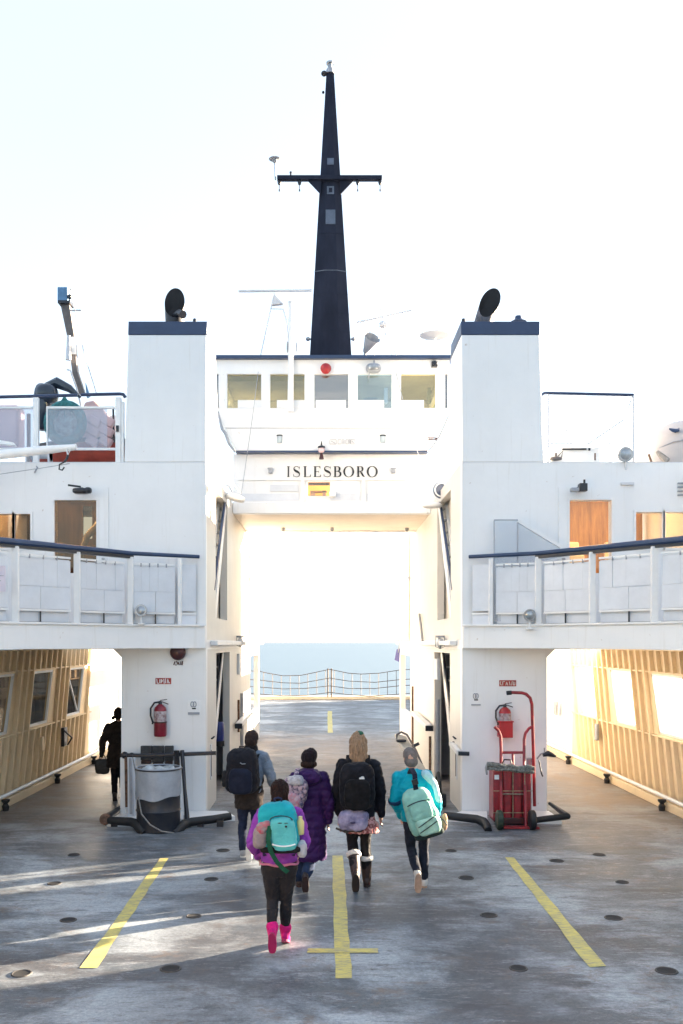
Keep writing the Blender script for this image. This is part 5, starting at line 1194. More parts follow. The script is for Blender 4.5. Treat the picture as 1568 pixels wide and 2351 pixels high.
part(r, 'stick', MB().tube([c+Vector((.06,0,.35)), c+Vector((0,0,-.1))], .014, 6), GREY); part(r, 'cloth', MB().prism([c+Vector((-.04,0,0)), c+Vector((.06,0,.02)), c+Vector((.03,0,-.36)), c+Vector((-.1,0,-.30))], (0,.05,0)), mat('flag_blue', (.16,.16,.40), .7, .1, 12))
# upper tunnel wall pipes
for s, a, b, t_ in ((-1,(574,1206),(572,1470),'left'),(1,(941,1226),(943,1470),'right')):
    p, q_ = onwall(*a, s, .04), onwall(*b, s, .04); q_.x = p.x; q_.y = p.y
    r = thing('standpipe', f'thin tan standpipe at the far end of the upper {t_} tunnel wall', 'pipe', q_); part(r, 'pipe', MB().tube([p, q_], .03, 8), mat('tan_pipe', (.45,.38,.30), .5, .1, 8)); part(r, 'clip', MB().box(p.x-.05,p.x+.05,p.y-.05,p.y+.05,q_.z+1.6,q_.z+1.66), GREY)
p, q_ = onwall(963,1410,1,.05), onwall(970,1470,1,.05); r = thing('standpipe', 'short slanted grey pipe low on the upper right tunnel wall', 'pipe', q_); part(r, 'pipe', MB().tube([p, q_], .03, 8), GREY)
# brackets under the bridge soffit
for px, py, lab in ((650,1206,'tiny dark lamp under the bridge soffit left of centre'),(762,1208,'tiny dark lamp under the middle of the bridge soffit'),(934,1218,'tiny dark lamp under the bridge soffit near the right wall')):
    c = P(px,py,22.6); c.z = 5.62; mb = MB(); mb.lathe([(.05,0),(.05,-.04),(.03,-.08),(.01,-.09)], c); solid('soffit_lamp', mb, GREY, lab, 'lamp', c, 'lamps under the bridge soffit')
# low step boards at the tunnel sides and the grey board propped on the right
c = G(935,1790); D = 17.6
r = thing('propped_board', 'pale long board with a clipped dark handle propped near the right tunnel wall', 'board', (P(935,0,D).x, D, 0))
a, b = P(918,1688,D+.5), P(985,1800,D-.7); b.z = max(b.z, .05)
part(r, 'board', MB().beam(a, b, .26, .05, (.4,-.5,.6)), mat('cream_board', (.70,.64,.54), .5, .08, 6), bev=.02)
part(r, 'trim', MB().tube([P(911,1700,D+.3),P(911,1686,D+.4),P(921,1680,D+.5),P(934,1686,D+.4),P(955,1722,D+.1),P(975,1770,D-.3)], .02, 8), BROWNM); part(r, 'handle', MB().sell(P(921,1700,D+.2),(.1,.04,.03),.7), BLKP); part(r, 'prop', MB().tube([P(950,1712,D),P(962,1706,D)], .03, 8), BLKP)
r = thing('hose_reel', 'dark coiled hose and box at the foot of the right stair', 'hose reel', onwall(1015,1830,1,.2))
p = onwall(1012,1835,1,.25); p.z = max(p.z,.16); part(r, 'hose', MB().tube([p+Vector((-.05,.2,-.1)),p+Vector((-.06,.12,.25)),p+Vector((-.05,-.05,.42)),p+Vector((-.05,-.22,.3)),p+Vector((-.05,-.26,-.12))], .035, 10), BLACK); part(r, 'box', MB().box(p.x-.1,p.x+.08,p.y-.15,p.y+.12,.01,.24), BLKP, bev=.02)

# chain gate across the far end of the deck
D = 46.5; k = D/FPX
r = thing('chain_gate', 'sagging rope and chain gate across the far end of the deck', 'gate', (P(757,0,D).x, D, 0))
rows = [[(598,1541),(615,1545),(650,1551),(690,1550),(715,1545),(757,1536),(800,1545),(830,1547),(870,1545),(915,1538)],
        [(598,1561),(650,1567),(690,1568),(757,1556),(800,1563),(860,1566),(915,1560)],[(598,1577),(650,1581),(700,1580),(757,1574),(800,1580),(860,1580),(915,1574)],[(598,1593),(650,1597),(705,1596),(757,1589),(800,1594),(850,1598),(915,1593)]]
def at(row, x):
    for (a, b), (c, d) in zip(row, row[1:]):
        if a <= x <= c: return b + (d-b)*(x-a)/(c-a)
    return row[-1][1]
ext_ = lambda row: [(row[0][0]-70, row[0][1]-4)] + row + [(row[-1][0]+70, row[-1][1]-4)]
GC = mat('dark_rope_chain', (.14,.10,.075), .7, .3, 30)
for row in rows: part(r, 'rope_line', MB().tube([P(x,y,D) for x,y in ext_(row)], .017, 6), GC)
x = 605
while x < 912:
    if abs(x-757) > 8: part(r, 'dropper', MB().tube([P(x,at(rows[0],x),D),P(x+.5,at(rows[3],x),D)], .015, 5), GC)
    x += 20.3
for px in (753, 761): part(r, 'gate_post', MB().tube([P(px,1534,D),P(px,1600,D)], .035, 8), GC)
r2 = thing('deck_end_sill', 'tan raised sill across the far end of the deck', 'sill', (0,47.6,0)); part(r2, 'plate', MB().box(-5.8,5.8,46.9,47.9,.002,.16), WARMTINT, bev=.02)
# rigging stays
def wire(lab, pts): 
    mb = MB(); mb.tube([P(*p) for p in pts], .007, 5); solid('rigging_wire', mb, GREY, lab, 'wire', P(*pts[-1]), 'thin rigging wires on the bridge front', smooth=None)
wire('thin wire slanting down the right side of the bridge front', [(880,740,20.4),(928,930,19.6),(950,1010,19.5),(987,1132,18.9)])
wire('thin wire slanting down the left side of the bridge front', [(597,822,20.0),(580,955,19.6),(565,1060,19.6),(554,1135,19.0)])
wire('thin wire from the left funnel down to the tunnel lamp', [(480,960,17.2),(508,1075,17.5),(552,1132,18.0)])
mb = MB(); p = [P(500,945,19.8),P(510,985,19.75),P(518,995,19.7),P(526,1018,19.7),P(540,1038,19.75)]; mb.tube(p, [.02,.03,.035,.03,.02], 6); solid('wing_cable', mb, GREY, 'grey cable down the left flare of the wheelhouse', 'cable', P(540,1038,19.75))
mb = MB(); p = [P(1036,942,19.8),P(1022,975,19.75),P(1008,1005,19.75),P(985,1036,19.75)]; mb.tube(p, [.02,.025,.025,.02], 6); solid('wing_cable', mb, GREY, 'grey cable down the right flare of the wheelhouse', 'cable', P(985,1036,19.75))
mb = MB(); 
for a, b in (((981,1005),(1007,1005)),((981,1005),(981,1036)),((981,1009),(1000,1009))): mb.tube([P(*a,19.8),P(*b,19.8)], .012, 6)
mb.sell(P(1004,1008,19.8),(.05,.05,.04)); solid('lamp_bracket', mb, MAROON, 'thin maroon lamp bracket at the right flare of the wheelhouse', 'bracket', P(981,1036,19.8))
# ================================================================== PEOPLE
def fabric(name, col, rough=.85, var=.15, scale=9, bump=.35, bscale=55, col2=None, **k):
    m = mat(name, col, rough, var, scale, bump, bscale, col2=col2, spec=.12, **k)
    b = m.node_tree.nodes['Principled BSDF']; b.inputs['Sheen Weight'].default_value = .04; b.inputs['Sheen Roughness'].default_value = .5
    return m
SKIN = mat('skin', (.46,.27,.19), .5, .08, 6, .1, 60)

def remesh(mb, voxel, smooth=3, disp=None):
    me = bpy.data.meshes.new('tmp'); me.from_pydata([tuple(p) for p in mb.v], [], mb.f)
    bm = bmesh.new(); bm.from_mesh(me); bmesh.ops.recalc_face_normals(bm, faces=bm.faces); bm.to_mesh(me); bm.free()
    ob = bpy.data.objects.new('tmp', me); COL.objects.link(ob)
    r = ob.modifiers.new('r', 'REMESH'); r.mode = 'VOXEL'; r.voxel_size = voxel; r.adaptivity = 0
    s = ob.modifiers.new('s', 'SMOOTH'); s.iterations = smooth; s.factor = .5
    dg = bpy.context.evaluated_depsgraph_get(); dg.update()
    out = bpy.data.meshes.new_from_object(ob.evaluated_get(dg))
    bpy.data.objects.remove(ob, do_unlink=True)
    if disp:
        co = [v.co.copy() for v in out.vertices]; no = [v.normal.copy() for v in out.vertices]
        for v, c, n in zip(out.vertices, co, no): v.co = c + n * disp(c, n)
    out.polygons.foreach_set('use_smooth', [True]*len(out.polygons)); out.update()
    out.materials.clear(); return out

def folds(amp=.007, fx=9, fz=13, quilt=0, qstep=.075, qz=(0,9)):
    def f(c, n):
        a = mnoise.noise(Vector((c.x*fx, c.y*fx, c.z*fz*.6+c.x*6))) * amp + mnoise.noise(Vector((c.x*fx*2.6, c.y*fx*2.6, c.z*fz*2.4))) * amp*.55
        a += -amp*.9*max(0, 1-abs(mnoise.noise(Vector((c.x*5+3, c.y*5, c.z*7-c.x*4))))*6)      # crease lines
        if quilt and qz[0] < c.z < qz[1]: a += quilt*(abs(math.sin(math.pi*c.z/qstep))**.6 - .7)
        return a
    return f

class Person:
    def __init__(s, label, loc, H, heading=0, lean=0, tilt=0, group='passengers walking aboard', turn=0):
        s.k = H/1.70; s.lean = lean; s.tilt = tilt
        s.root = thing('person', label, 'person', loc, group); s.root.rotation_euler.z = R(heading)
        s.M = Matrix.Translation(Vector(loc)) @ Matrix.Rotation(R(heading), 4, 'Z'); s.head_turn = turn
    def T(s, p):
        x, y, z = p; h = max(0, z-.88)
        return Vector((x + s.tilt*h, y + s.lean*h, z)) * s.k
    def mbT(s, mb): mb.v = [tuple(s.T(p)) for p in mb.v]; return mb
    def add(s, name, me, m, parent=None, label=None):
        if isinstance(me, MB): me = mesh_of(name, me, (0,0,0), 50)
        me.name = name; me.materials.append(m); o = bpy.data.objects.new(name, me); COL.objects.link(o); o.parent = parent or s.root
        if label: o['label'] = label
        return o
    def carried(s, name, label, cat, base, tilt=0):
        """a bag the person carries: its own root in the person's frame"""
        b = s.T(base); w_ = s.M @ b
        r = bpy.data.objects.new(name, None); COL.objects.link(r); r.location = w_; r.rotation_euler.z = s.root.rotation_euler.z
        r['_off'] = [0,0,0]; tags(r, label, cat); return r, b

def foot_frame(heel, pitch, yaw=0):
    p = R(pitch); rz = Matrix.Rotation(R(yaw), 3, 'Z')
    f = rz @ Vector((0, math.cos(p), -math.sin(p))); u = rz @ Vector((0, math.sin(p), math.cos(p))); sd_ = f.cross(u)
    return f, u, Matrix((sd_, f, u)).transposed()

def build_person(p, legs, arms, pants, jacket, shoes, hair, hem=.80, torso_w=1.0, puff=0.0, leg_r=1.0, quilt=0, pants_r=None, jacket_voxel=.012, coat_flare=0, hood=False, collar=True, sleeve=1.0):
    k = p.k
    # legs: dict side -> (knee, heel, pitch, yaw)
    ank = {}
    for sx, (knee, heel, pitch, yaw) in legs.items():
        f, u, m = foot_frame(heel, pitch, yaw); ank[sx] = Vector(heel) + f*.055 + u*.085
    # ---- body
    mb = MB()
    mb.loft([((0,0,.80),.13,.09),((0,0,.90),.15,.105),((0,.005,1.05),.12,.085),((0,.01,1.22),.145,.095),((0,0,1.36),.13,.08),((0,0,1.43),.06,.055)])
    mb.limb([(0,-.005,1.40),(0,.01,1.50)], [.052,.050])
    hx, hy = p.T((0,0,0)).x, 0
    mb.sell((0,.012,1.60),(.074,.094,.108)); mb.sell((0,.045,1.545),(.052,.058,.06))
    mb.sell((0,.108,1.575),(.013,.018,.022)); mb.sell((0,.10,1.535),(.022,.012,.008))
    for sx in (-1,1): mb.sell((sx*.076,.0,1.582),(.012,.026,.034)); mb.sell((sx*.03,.096,1.607),(.015,.010,.006))
    for sx, (sh, el, wr) in arms.items():
        mb.limb([sh, el, wr], [.046,.038,.027])
        d = (Vector(wr)-Vector(el)).normalized(); fw = Vector((0,1,0)); fw = (fw - d*fw.dot(d)).normalized(); sd_ = d.cross(fw)
        m = Matrix((fw, sd_, d)).transposed(); w_ = Vector(wr)
        mb.sell(w_+d*.05, (.042,.018,.052), .75, m, 12, 8)
        for j, (o_, L_) in enumerate(((.030,.066),(.010,.076),(-.010,.070),(-.029,.055))):
            b0 = w_+d*.09+fw*o_; b1 = b0+d*L_*.45+sd_*-.012*sx*0+fw*.004; b2 = b0+d*L_*.8+sd_*(.022*sx)
            mb.limb([b0-d*.02, b1, b2], [.0092,.0088,.0075], 8)
        t0 = w_+d*.03+fw*.036; mb.limb([t0, t0+d*.03+fw*.022, t0+d*.058+fw*.026+sd_*.012*sx], [.0115,.0105,.009], 8)
    for sx, (knee, heel, pitch, yaw) in legs.items():
        mb.limb([(sx*.085,0,.86), knee, ank[sx]], [.078,.05,.038])
        f, u, m = foot_frame(heel, pitch, yaw); mb.sell(Vector(heel)+f*.12+u*.045, (.036,.115,.032), .8, m, 12, 8)
    p.mbT(mb); body = p.add('body', remesh(mb, .0075, 2), SKIN)
    for sx in (-1,1):
        p.add('eye', p.mbT(MB().sell((sx*.03,.094,1.592),(.011,.008,.008),1,None,10,6)), INK, body)
    # ---- trousers
    pr = pants_r or (.098,.066,.052)
    mb = MB(); mb.loft([((0,0,.76),.14,.10),((0,-.005,.84),.168,.122),((0,0,.92),.165,.115),((0,0,1.0),.14,.10)])
    for sx, (knee, heel, pitch, yaw) in legs.items():
        a = ank[sx]; kn = Vector(knee); mid = kn.lerp(a, .35); mid.y -= .015
        mb.limb([(sx*.085,-.003,.83), kn.lerp(Vector((sx*.085,0,.83)), .45)+Vector((0,-.006,0)), kn, mid, kn.lerp(a, .93)], [pr[0]*leg_r, (pr[0]*.5+pr[1]*.5)*leg_r, pr[1]*leg_r, pr[1]*.98*leg_r, pr[2]*leg_r])
    p.mbT(mb); p.add('trousers', remesh(mb, .011, 2, folds(.007, 11, 16)), pants)
    # ---- shoes
    up, sole, shaft, cuff = shoes
    for sx, (knee, heel, pitch, yaw) in legs.items():
        f, u, m = foot_frame(heel, pitch, yaw); h = Vector(heel)
        mb = MB(); mb.sell(h+f*.085+u*.058, (.043,.10,.055), .75, m); mb.sell(h+f*.17+u*.042, (.046,.085,.035), .8, m)
        a = ank[sx]; kn = Vector(knee)
        if shaft: mb.limb([a, kn.lerp(a, 1-shaft)], [.052, .066])
        else: mb.limb([a-(a-kn).normalized()*.03, a], [.047,.045])
        p.mbT(mb); sh = p.add('shoe', remesh(mb, .009, 2), up)
        pts = []
        for i in range(20):
            t_ = 2*math.pi*i/20; c_, s_ = math.cos(t_), math.sin(t_)
            wv = .040 + .010*max(0, s_) ; pts.append(h + f*(.125+.128*math.copysign(abs(s_)**.8, s_)) + m @ Vector((wv*math.copysign(abs(c_)**.8, c_), 0, 0)))
        p.add('sole', p.mbT(MB().prism(pts, u*.024)), sole, sh)
        if cuff:
            q = kn.lerp(a, 1-shaft); q2 = kn.lerp(a, 1-shaft-.14)
            p.add('cuff', remesh(p.mbT(MB().tube([q, q.lerp(q2,.5), q2], [.078,.088,.082], 16)), .009, 1, folds(.004, 20, 20)), cuff, sh)
    # ---- jacket
    w_ = torso_w; mb = MB()
    hm = hem
    rings = [((0,-.004,hm),(.178+coat_flare)*w_+puff,.122+coat_flare*.8+puff), ((0,-.004,hm+.05),(.180+coat_flare)*w_+puff,.126+coat_flare*.8+puff)]
    if hm < .7: rings.append(((0,0,.78),(.182+coat_flare*.6)*w_+puff,.135+coat_flare*.5+puff))
    rings += [((0,0,.93),.178*w_+puff,.128+puff), ((0,.0,1.06),.162*w_+puff,.115+puff), ((0,.002,1.2),.182*w_+puff,.122+puff), ((0,-.004,1.32),.188*w_+puff*.8,.115+puff*.8), ((0,-.01,1.40),.13*w_+puff*.5,.09+puff*.4), ((0,-.008,1.45),.072,.068)]
    mb.loft(rings)
    for sx, (sh, el, wr) in arms.items():
        sh, el, wr = Vector(sh), Vector(el), Vector(wr)
        rr = [.074+puff*.7, .066+puff*.8, .060+puff*.8, .054+puff*.7, .045+puff*.6]; rr = [x*sleeve for x in rr]
        mb.limb([sh, sh.lerp(el,.55), el, el.lerp(wr,.5), el.lerp(wr,.98)], rr)
        mb.limb([Vector((sx*.06,-.008,1.41)), sh], [.058, .068+puff*.5])
    if collar: mb.lathe([(.072,0),(.075,.05),(.068,.06),(.056,.055)], (0,-.002,1.42), n=20)
    if hood:
        mb.sell((0,-.125,1.395),(.165,.10,.10),.9); mb.sell((0,-.07,1.455),(.115,.07,.05)); mb.sell((-.09,-.03,1.43),(.06,.07,.05)); mb.sell((.09,-.03,1.43),(.06,.07,.05))
    p.mbT(mb); j = p.add('jacket', remesh(mb, jacket_voxel, 2, folds(.013, 9, 12, quilt, .088)), jacket)
    hair(p)
    return j

def hair_mesh(p, parts_, m, amp=.006, name='hair', stretch=6, voxel=.008, label=None):
    mb = MB()
    for c, rad in parts_: mb.sell(c, rad)
    p.mbT(mb)
    d = lambda c, n: amp*1.7*mnoise.noise(Vector((c.x*45, c.y*45, c.z*stretch))) + amp*mnoise.noise(Vector((c.x*110, c.y*110, c.z*stretch*1.5)))
    return p.add(name, remesh(mb, voxel, 2, d), m, label=label)

SH = lambda sx: Vector((sx*.172, -.005, 1.365))
HAIRM = lambda n, c, c2: mat(n, c, .6, .3, 16, .5, 60, stretch=(6,6,.5), col2=c2, spec=.15)

def bag_part(root, name, mb, m, par=None, voxel=None, disp=None, smooth=45):
    if voxel: me = remesh(mb, voxel, 2, disp); me.name = name
    else: me = mesh_of(name, mb, (0,0,0), smooth)
    me.materials.append(m); o = bpy.data.objects.new(name, me); COL.objects.link(o); o.parent = par or root; return o
def straps(root, p, base, m, dx=.085, r=.016, top=1.40, back=-.14):
    k = p.k
    for sx in (-1,1):
        pts = [p.T((sx*dx,back,top-.10)), p.T((sx*(dx+.01),-.10,top+.035)), p.T((sx*(dx+.02),-.02,top+.085)), p.T((sx*(dx+.025),.085,top+.0)), p.T((sx*(dx+.03),.15,top-.15)), p.T((sx*(dx+.07),.09,top-.36)), p.T((sx*(dx+.05),-.09,top-.44))]
        mb = MB(); 
        for a, b in zip(pts, pts[1:]): mb.beam(a-base, b-base, .05, .014, (0,-.4,1))
        bag_part(root, 'strap', mb, m)

# ---- 1 girl in purple jacket, turquoise backpack
GIRL = Person('person in purple jacket, black leggings and bright pink boots', (-.58, 8.70, 0), 1.55, 0, .10, 0)
build_person(GIRL,
    {-1: ((-.072,.03,.50), (-.062,-.27,.245), 66, 0), 1: ((.066,.075,.49), (.050,.03,.075), 22, -3)},
    {-1: (SH(-1), (-.27,-.05,1.10), (-.225,.12,.93)), 1: (SH(1), (.262,-.04,1.11), (.20,.15,.96))},
    fabric('black_leggings', (.022,.021,.026), .6, .2, 5), fabric('purple_fleece', (.26,.055,.38), .9, .18, 6), (fabric('pink_boot', (.60,.012,.19), .5, .15, 8), mat('dark_pink_sole', (.34,.010,.10), .6), .17, None),
    lambda p: hair_mesh(p, [((0,.0,1.615),(.096,.108,.112)), ((0,-.045,1.57),(.088,.075,.10)), ((.035,-.05,1.50),(.06,.05,.06)), ((-.03,-.05,1.51),(.06,.045,.05))], HAIRM('dark_auburn_hair', (.024,.008,.006), (.006,.004,.004))),
    hem=.90, torso_w=.98, puff=.010, pants_r=(.108,.064,.044), coat_flare=.012)
GIRL.add('hem_trim', GIRL.mbT(MB().tube([(.19*math.cos(a), -.004+.14*math.sin(a), .89+.006*math.sin(a*5)) for a in [2*math.pi*i/28 for i in range(28)]], .012, 6, closed=True)), fabric('pink_hem', (.62,.20,.33)))
TQ = fabric('turquoise_nylon', (.012,.34,.42), .55, .15, 5, .3, 40); TQ2 = fabric('pale_turquoise_nylon', (.10,.47,.50), .5, .12, 5, .3, 40)
r, b = GIRL.carried('backpack', 'turquoise backpack with white reflective stripe on the purple jacket', 'backpack', (0,-.26,1.055)); r.scale.z = .82
k = GIRL.k; f_ = folds(.006, 10, 10); rt = Matrix.Rotation(R(-6), 3, 'Y')
bag_part(r, 'pack_body', MB().sell((.0,.06,.275),(.182,.10,.265),.55,rt).sell((.0,.05,.16),(.19,.11,.15),.5,rt), TQ, None, .012, f_)
bag_part(r, 'front_pocket', MB().sell((.05,-.045,.20),(.118,.06,.185),.5,rt), TQ2, None, .011, folds(.004))
mb = MB(); pts = [Vector((.055+x*.105, -.108-.006*(1-x*x), .085+.022*x*x)) for x in [i/6-1 for i in range(13)]]; mb.tube(pts, .0085, 6); bag_part(r, 'reflective_stripe', mb, mat('reflective_white', (.80,.84,.84), .3))
bag_part(r, 'bottom_panel', MB().sell((.02,.03,.025),(.19,.11,.04),.5), fabric('black_nylon', (.012,.012,.015)), None, .011)
bag_part(r, 'zip_line', MB().tube([Vector((.03+.1*math.cos(a)-.0, -.075-.01*math.sin(a), .36+.05*math.sin(a))) for a in [math.pi*i/10 for i in range(11)]], .006, 5), BLACK)
bag_part(r, 'haul_loop', MB().tube([(-.03,.0,.55),(-.035,-.02,.585),(0,-.03,.60),(.03,-.02,.585),(.03,.0,.555)], .01, 6), fabric('navy_webbing', (.02,.03,.08)))
bag_part(r, 'logo_mark', MB().sell((.02,-.10,.335),(.022,.006,.007)).sell((.075,-.105,.335),(.02,.006,.005)).lathe([(.012,0),(.012,.006)], (.075,-.110,.30), (0,-1,0), 10), BLKP)
bag_part(r, 'side_bottle', MB().lathe([(.03,0),(.034,.02),(.034,.14),(.018,.17),(.018,.20)], (.20,.03,.18)), mat('yellow_bottle', (.62,.55,.22), .3))
bag_part(r, 'side_pocket', MB().sell((-.16,-.005,.15),(.07,.07,.12),.6), fabric('grey_mesh', (.26,.22,.24)), None, .011, f_)
bag_part(r, 'tucked_scarf', MB().sell((-.15,-.05,.27),(.05,.04,.07)).sell((-.10,-.06,.31),(.04,.03,.05)), fabric('red_grey_scarf', (.42,.08,.11), col2=(.25,.22,.24), scale=18), None, .010, folds(.008,20,20))
mb = MB(); pts = [Vector(q) for q in ((-.07,-.08,.30),(-.085,-.105,.15),(-.06,-.10,.02),(-.01,-.09,-.09),(.05,-.08,-.17),(.09,-.07,-.21))]
for a, c in zip(pts, pts[1:]): mb.beam(a, c, .042, .008, (0,-1,.2))
bag_part(r, 'hanging_strap', mb, fabric('green_webbing', (.014,.085,.05)))
bag_part(r, 'side_pouch', MB().sell((.215,.02,.02),(.045,.05,.10),.7), fabric('silver_pouch', (.45,.46,.52), .4), None, .010, folds(.01,20,20))
straps(r, GIRL, b, fabric('dark_purple_strap', (.05,.03,.10)))

# ---- 2 man with black backpack
MAN = Person('person in grey sleeved jacket and jeans with a dark hat, leftmost of the walkers', (-1.16, 12.42, 0), 1.66, -6, .09, .03)
build_person(MAN,
    {-1: ((-.10,.06,.48), (-.085,-.02,.0), 0, 4), 1: ((.085,.07,.47), (.05,-.36,.22), 62, 0)},
    {-1: (SH(-1), (-.27,-.05,1.09), (-.24,.12,.90)), 1: (SH(1), (.30,.0,1.09), (.27,.20,.98))},
    fabric('dark_denim', (.025,.035,.075), .85, .25, 7, .4, 80), fabric('blue_grey_fleece', (.19,.24,.31), .9, .15, 7), (fabric('grey_shoe', (.38,.40,.43), .6), mat('white_sole', (.72,.72,.70), .5, .1, 10), 0, None),
    lambda p: (hair_mesh(p, [((0,.005,1.625),(.094,.108,.105)), ((0,-.02,1.58),(.090,.095,.09))], fabric('dark_knit_hat', (.035,.024,.022), .9, .2, 30, .5, 90), .003, 'hat'), p.add('scarf', remesh(p.mbT(MB().lathe([(.08,0),(.10,.03),(.10,.08),(.085,.11)], (0,0,1.42), n=18)), .011, 2, folds(.01,18,18)), fabric('dark_scarf', (.02,.018,.02)))),
    hem=.86, torso_w=1.02, puff=.008)
MAN.add('shirt_tail', remesh(MAN.mbT(MB().loft([((0,0,.67),.20,.15),((0,0,.76),.205,.155),((0,0,.9),.20,.15),((0,0,1.0),.17,.13)])), .012, 2, folds(.012,10,14)), fabric('dark_brown_cloth', (.035,.028,.026)))
r, b = MAN.carried('backpack', 'large black backpack on the person in grey sleeves', 'backpack', (-.05,-.25,.90)); r.scale.z = .9
bag_part(r, 'pack_body', MB().sell((0,.04,.34),(.215,.15,.33),.6).sell((0,.03,.2),(.225,.15,.2),.6), fabric('black_pack', (.014,.015,.022), .7, .2, 6), None, .012, folds(.008,9,10))
bag_part(r, 'front_pocket', MB().sell((.0,-.09,.2),(.16,.07,.19),.55), fabric('black_pack_navy', (.012,.016,.034), .7), None, .012, folds(.006))
bag_part(r, 'side_pocket', MB().sell((-.22,.02,.22),(.05,.08,.12),.6), fabric('black_mesh', (.02,.02,.022)), None, .011, folds(.008))
bag_part(r, 'logo_mark', MB().tube([(.0,-.115,.47),(.03,-.125,.455),(.07,-.12,.46)], .008, 5), mat('grey_print', (.25,.26,.28), .5))
bag_part(r, 'haul_loop', MB().tube([(-.03,.02,.655),(-.03,.0,.69),(.03,.0,.69),(.03,.02,.655)], .01, 6), BLACK)
straps(r, MAN, b, fabric('black_strap', (.012,.012,.014)), .09)

# ---- 3 woman in long purple quilted coat
LADY = Person('person in long quilted purple coat with dark hat and jeans', (-.345, 10.88, 0), 1.585, 0, .05, 0)
build_person(LADY,
    {-1: ((-.085,.05,.48), (-.115,.03,.0), 0, 5), 1: ((.07,.05,.47), (-.035,-.30,.215), 64, 0)},
    {-1: (SH(-1), (-.25,.02,1.09), (-.22,.20,.97)), 1: (SH(1), (.255,-.03,1.08), (.245,.05,.84))},
    fabric('blue_jeans', (.018,.035,.085), .85, .25, 8, .4, 90), fabric('plum_quilted_nylon', (.034,.010,.078), .45, .18, 7, .2, 50), (mat('dark_shoe', (.03,.02,.022), .5, .2, 10), mat('dark_red_sole', (.035,.02,.022), .5, .1, 10), 0, None),
    lambda p: (hair_mesh(p, [((0,.005,1.625),(.098,.112,.105)), ((.03,-.0,1.655),(.08,.09,.09))], fabric('black_knit_hat', (.014,.010,.014), .9, .2, 30, .6, 90), .004, 'hat'), hair_mesh(p, [((0,-.02,1.545),(.10,.09,.06))], HAIRM('dark_hair', (.03,.015,.012), (.01,.006,.006)))),
    hem=.36, torso_w=1.03, puff=.014, quilt=.011, coat_flare=.030, hood=True, sleeve=1.06, pants_r=(.1,.078,.07))
r, b = LADY.carried('backpack', 'pink and grey patterned bag slung on the purple coat shoulder', 'bag', (-.19,-.24,.98))
CAMO = fabric('patterned_canvas', (.34,.26,.31), .8, .3, 22, .3, 60, col2=(.08,.07,.12), fac=(.44,.52))
bag_part(r, 'bag_body', MB().sell((.0,.04,.20),(.155,.11,.21),.6,Matrix.Rotation(R(14),3,'Y')), CAMO, None, .011, folds(.012,12,12))
bag_part(r, 'pocket', MB().sell((-.02,-.06,.15),(.11,.05,.10),.6,Matrix.Rotation(R(14),3,'Y')), fabric('red_grey_patch', (.36,.14,.19), .8, .3, 20, col2=(.30,.28,.34)), None, .011, folds(.008))
mb = MB(); pts = [Vector(q) for q in ((.03,-.02,.36),(.04,.03,.43),(.05,.13,.475),(.05,.27,.47),(.05,.38,.36),(.0,.36,.20))]
for a, c in zip(pts, pts[1:]): mb.beam(a, c, .05, .014, (0,-.3,1))
bag_part(r, 'strap', mb, CAMO)
bag_part(r, 'flap', MB().sell((.03,-.02,.37),(.10,.07,.06),.7), fabric('pale_flap', (.42,.42,.46), .7, .2, 25), None, .011, folds(.01,16,16))

# ---- 4 tall woman with long fair hair, black jacket
TALL = Person('tall person with long fair hair, black jacket, pink skirt and brown boots', (.232, 10.9, 0), 1.76, 0, .05, 0)
build_person(TALL,
    {-1: ((-.065,.05,.50), (-.035,-.30,.22), 64, 0), 1: ((.085,.06,.49), (.095,.0,.0), 0, -4)},
    {-1: (SH(-1), (-.235,.0,1.08), (-.215,.06,.83)), 1: (SH(1), (.25,.0,1.08), (.255,.05,.82))},
    fabric('black_tights', (.012,.012,.015), .6, .2, 6), fabric('black_softshell', (.012,.013,.020), .65, .25, 7, .3, 50), (mat('brown_boot_leather', (.040,.020,.018), .5, .25, 12, .2, 40), mat('black_sole', (.02,.016,.016), .6), .52, fabric('white_knit_cuff', (.66,.66,.66), .9, .1, 30, .5, 80)),
    lambda p: hair_mesh(p, [((0,.0,1.63),(.100,.112,.115)), ((0,-.035,1.56),(.105,.085,.13)), ((0,-.05,1.46),(.108,.06,.12)), ((.03,-.06,1.40),(.09,.045,.08)), ((0,-.01,1.70),(.06,.07,.06))], HAIRM('fair_hair', (.36,.24,.155), (.15,.10,.065)), .007, stretch=3),
    hem=.78, torso_w=1.0, puff=.012, pants_r=(.088,.062,.05))
TALL.add('hair_cap', remesh(TALL.mbT(MB().sell((.012,-.005,1.728),(.052,.06,.034))), .008, 2), fabric('green_cap', (.03,.12,.08)))
TALL.add('skirt', remesh(TALL.mbT(MB().loft([((.02,0,.63),.225,.165),((.01,0,.74),.205,.155),((0,0,.86),.18,.135)])), .012, 1, folds(.016,16,4)), fabric('pink_print_cotton', (.62,.34,.33), .85, .3, 26, .2, 60, col2=(.22,.07,.07), fac=(.46,.56)))
r, b = TALL.carried('backpack', 'black backpack with a small white emblem on the fair haired person', 'backpack', (-.02,-.25,.90))
bag_part(r, 'pack_body', MB().sell((0,.06,.28),(.205,.13,.275),.55), fabric('black_cordura', (.011,.012,.018), .75, .3, 7), None, .012, folds(.009,9,10))
bag_part(r, 'front_pocket', MB().sell((0,-.055,.20),(.15,.05,.18),.5), fabric('black_cordura_pocket', (.012,.012,.014), .8, .3, 9), None, .012, folds(.007))
mk = MB()
for q in ([(.0,.335),(.02,.342),(.045,.34),(.06,.33),(.058,.322),(.0,.322)], [(.018,.345),(.03,.352),(.046,.35),(.058,.343),(.05,.341),(.03,.345)]):
    mk.prism([(x+.02, -.098, z+.06) for x, z in q], (0,.02,0))
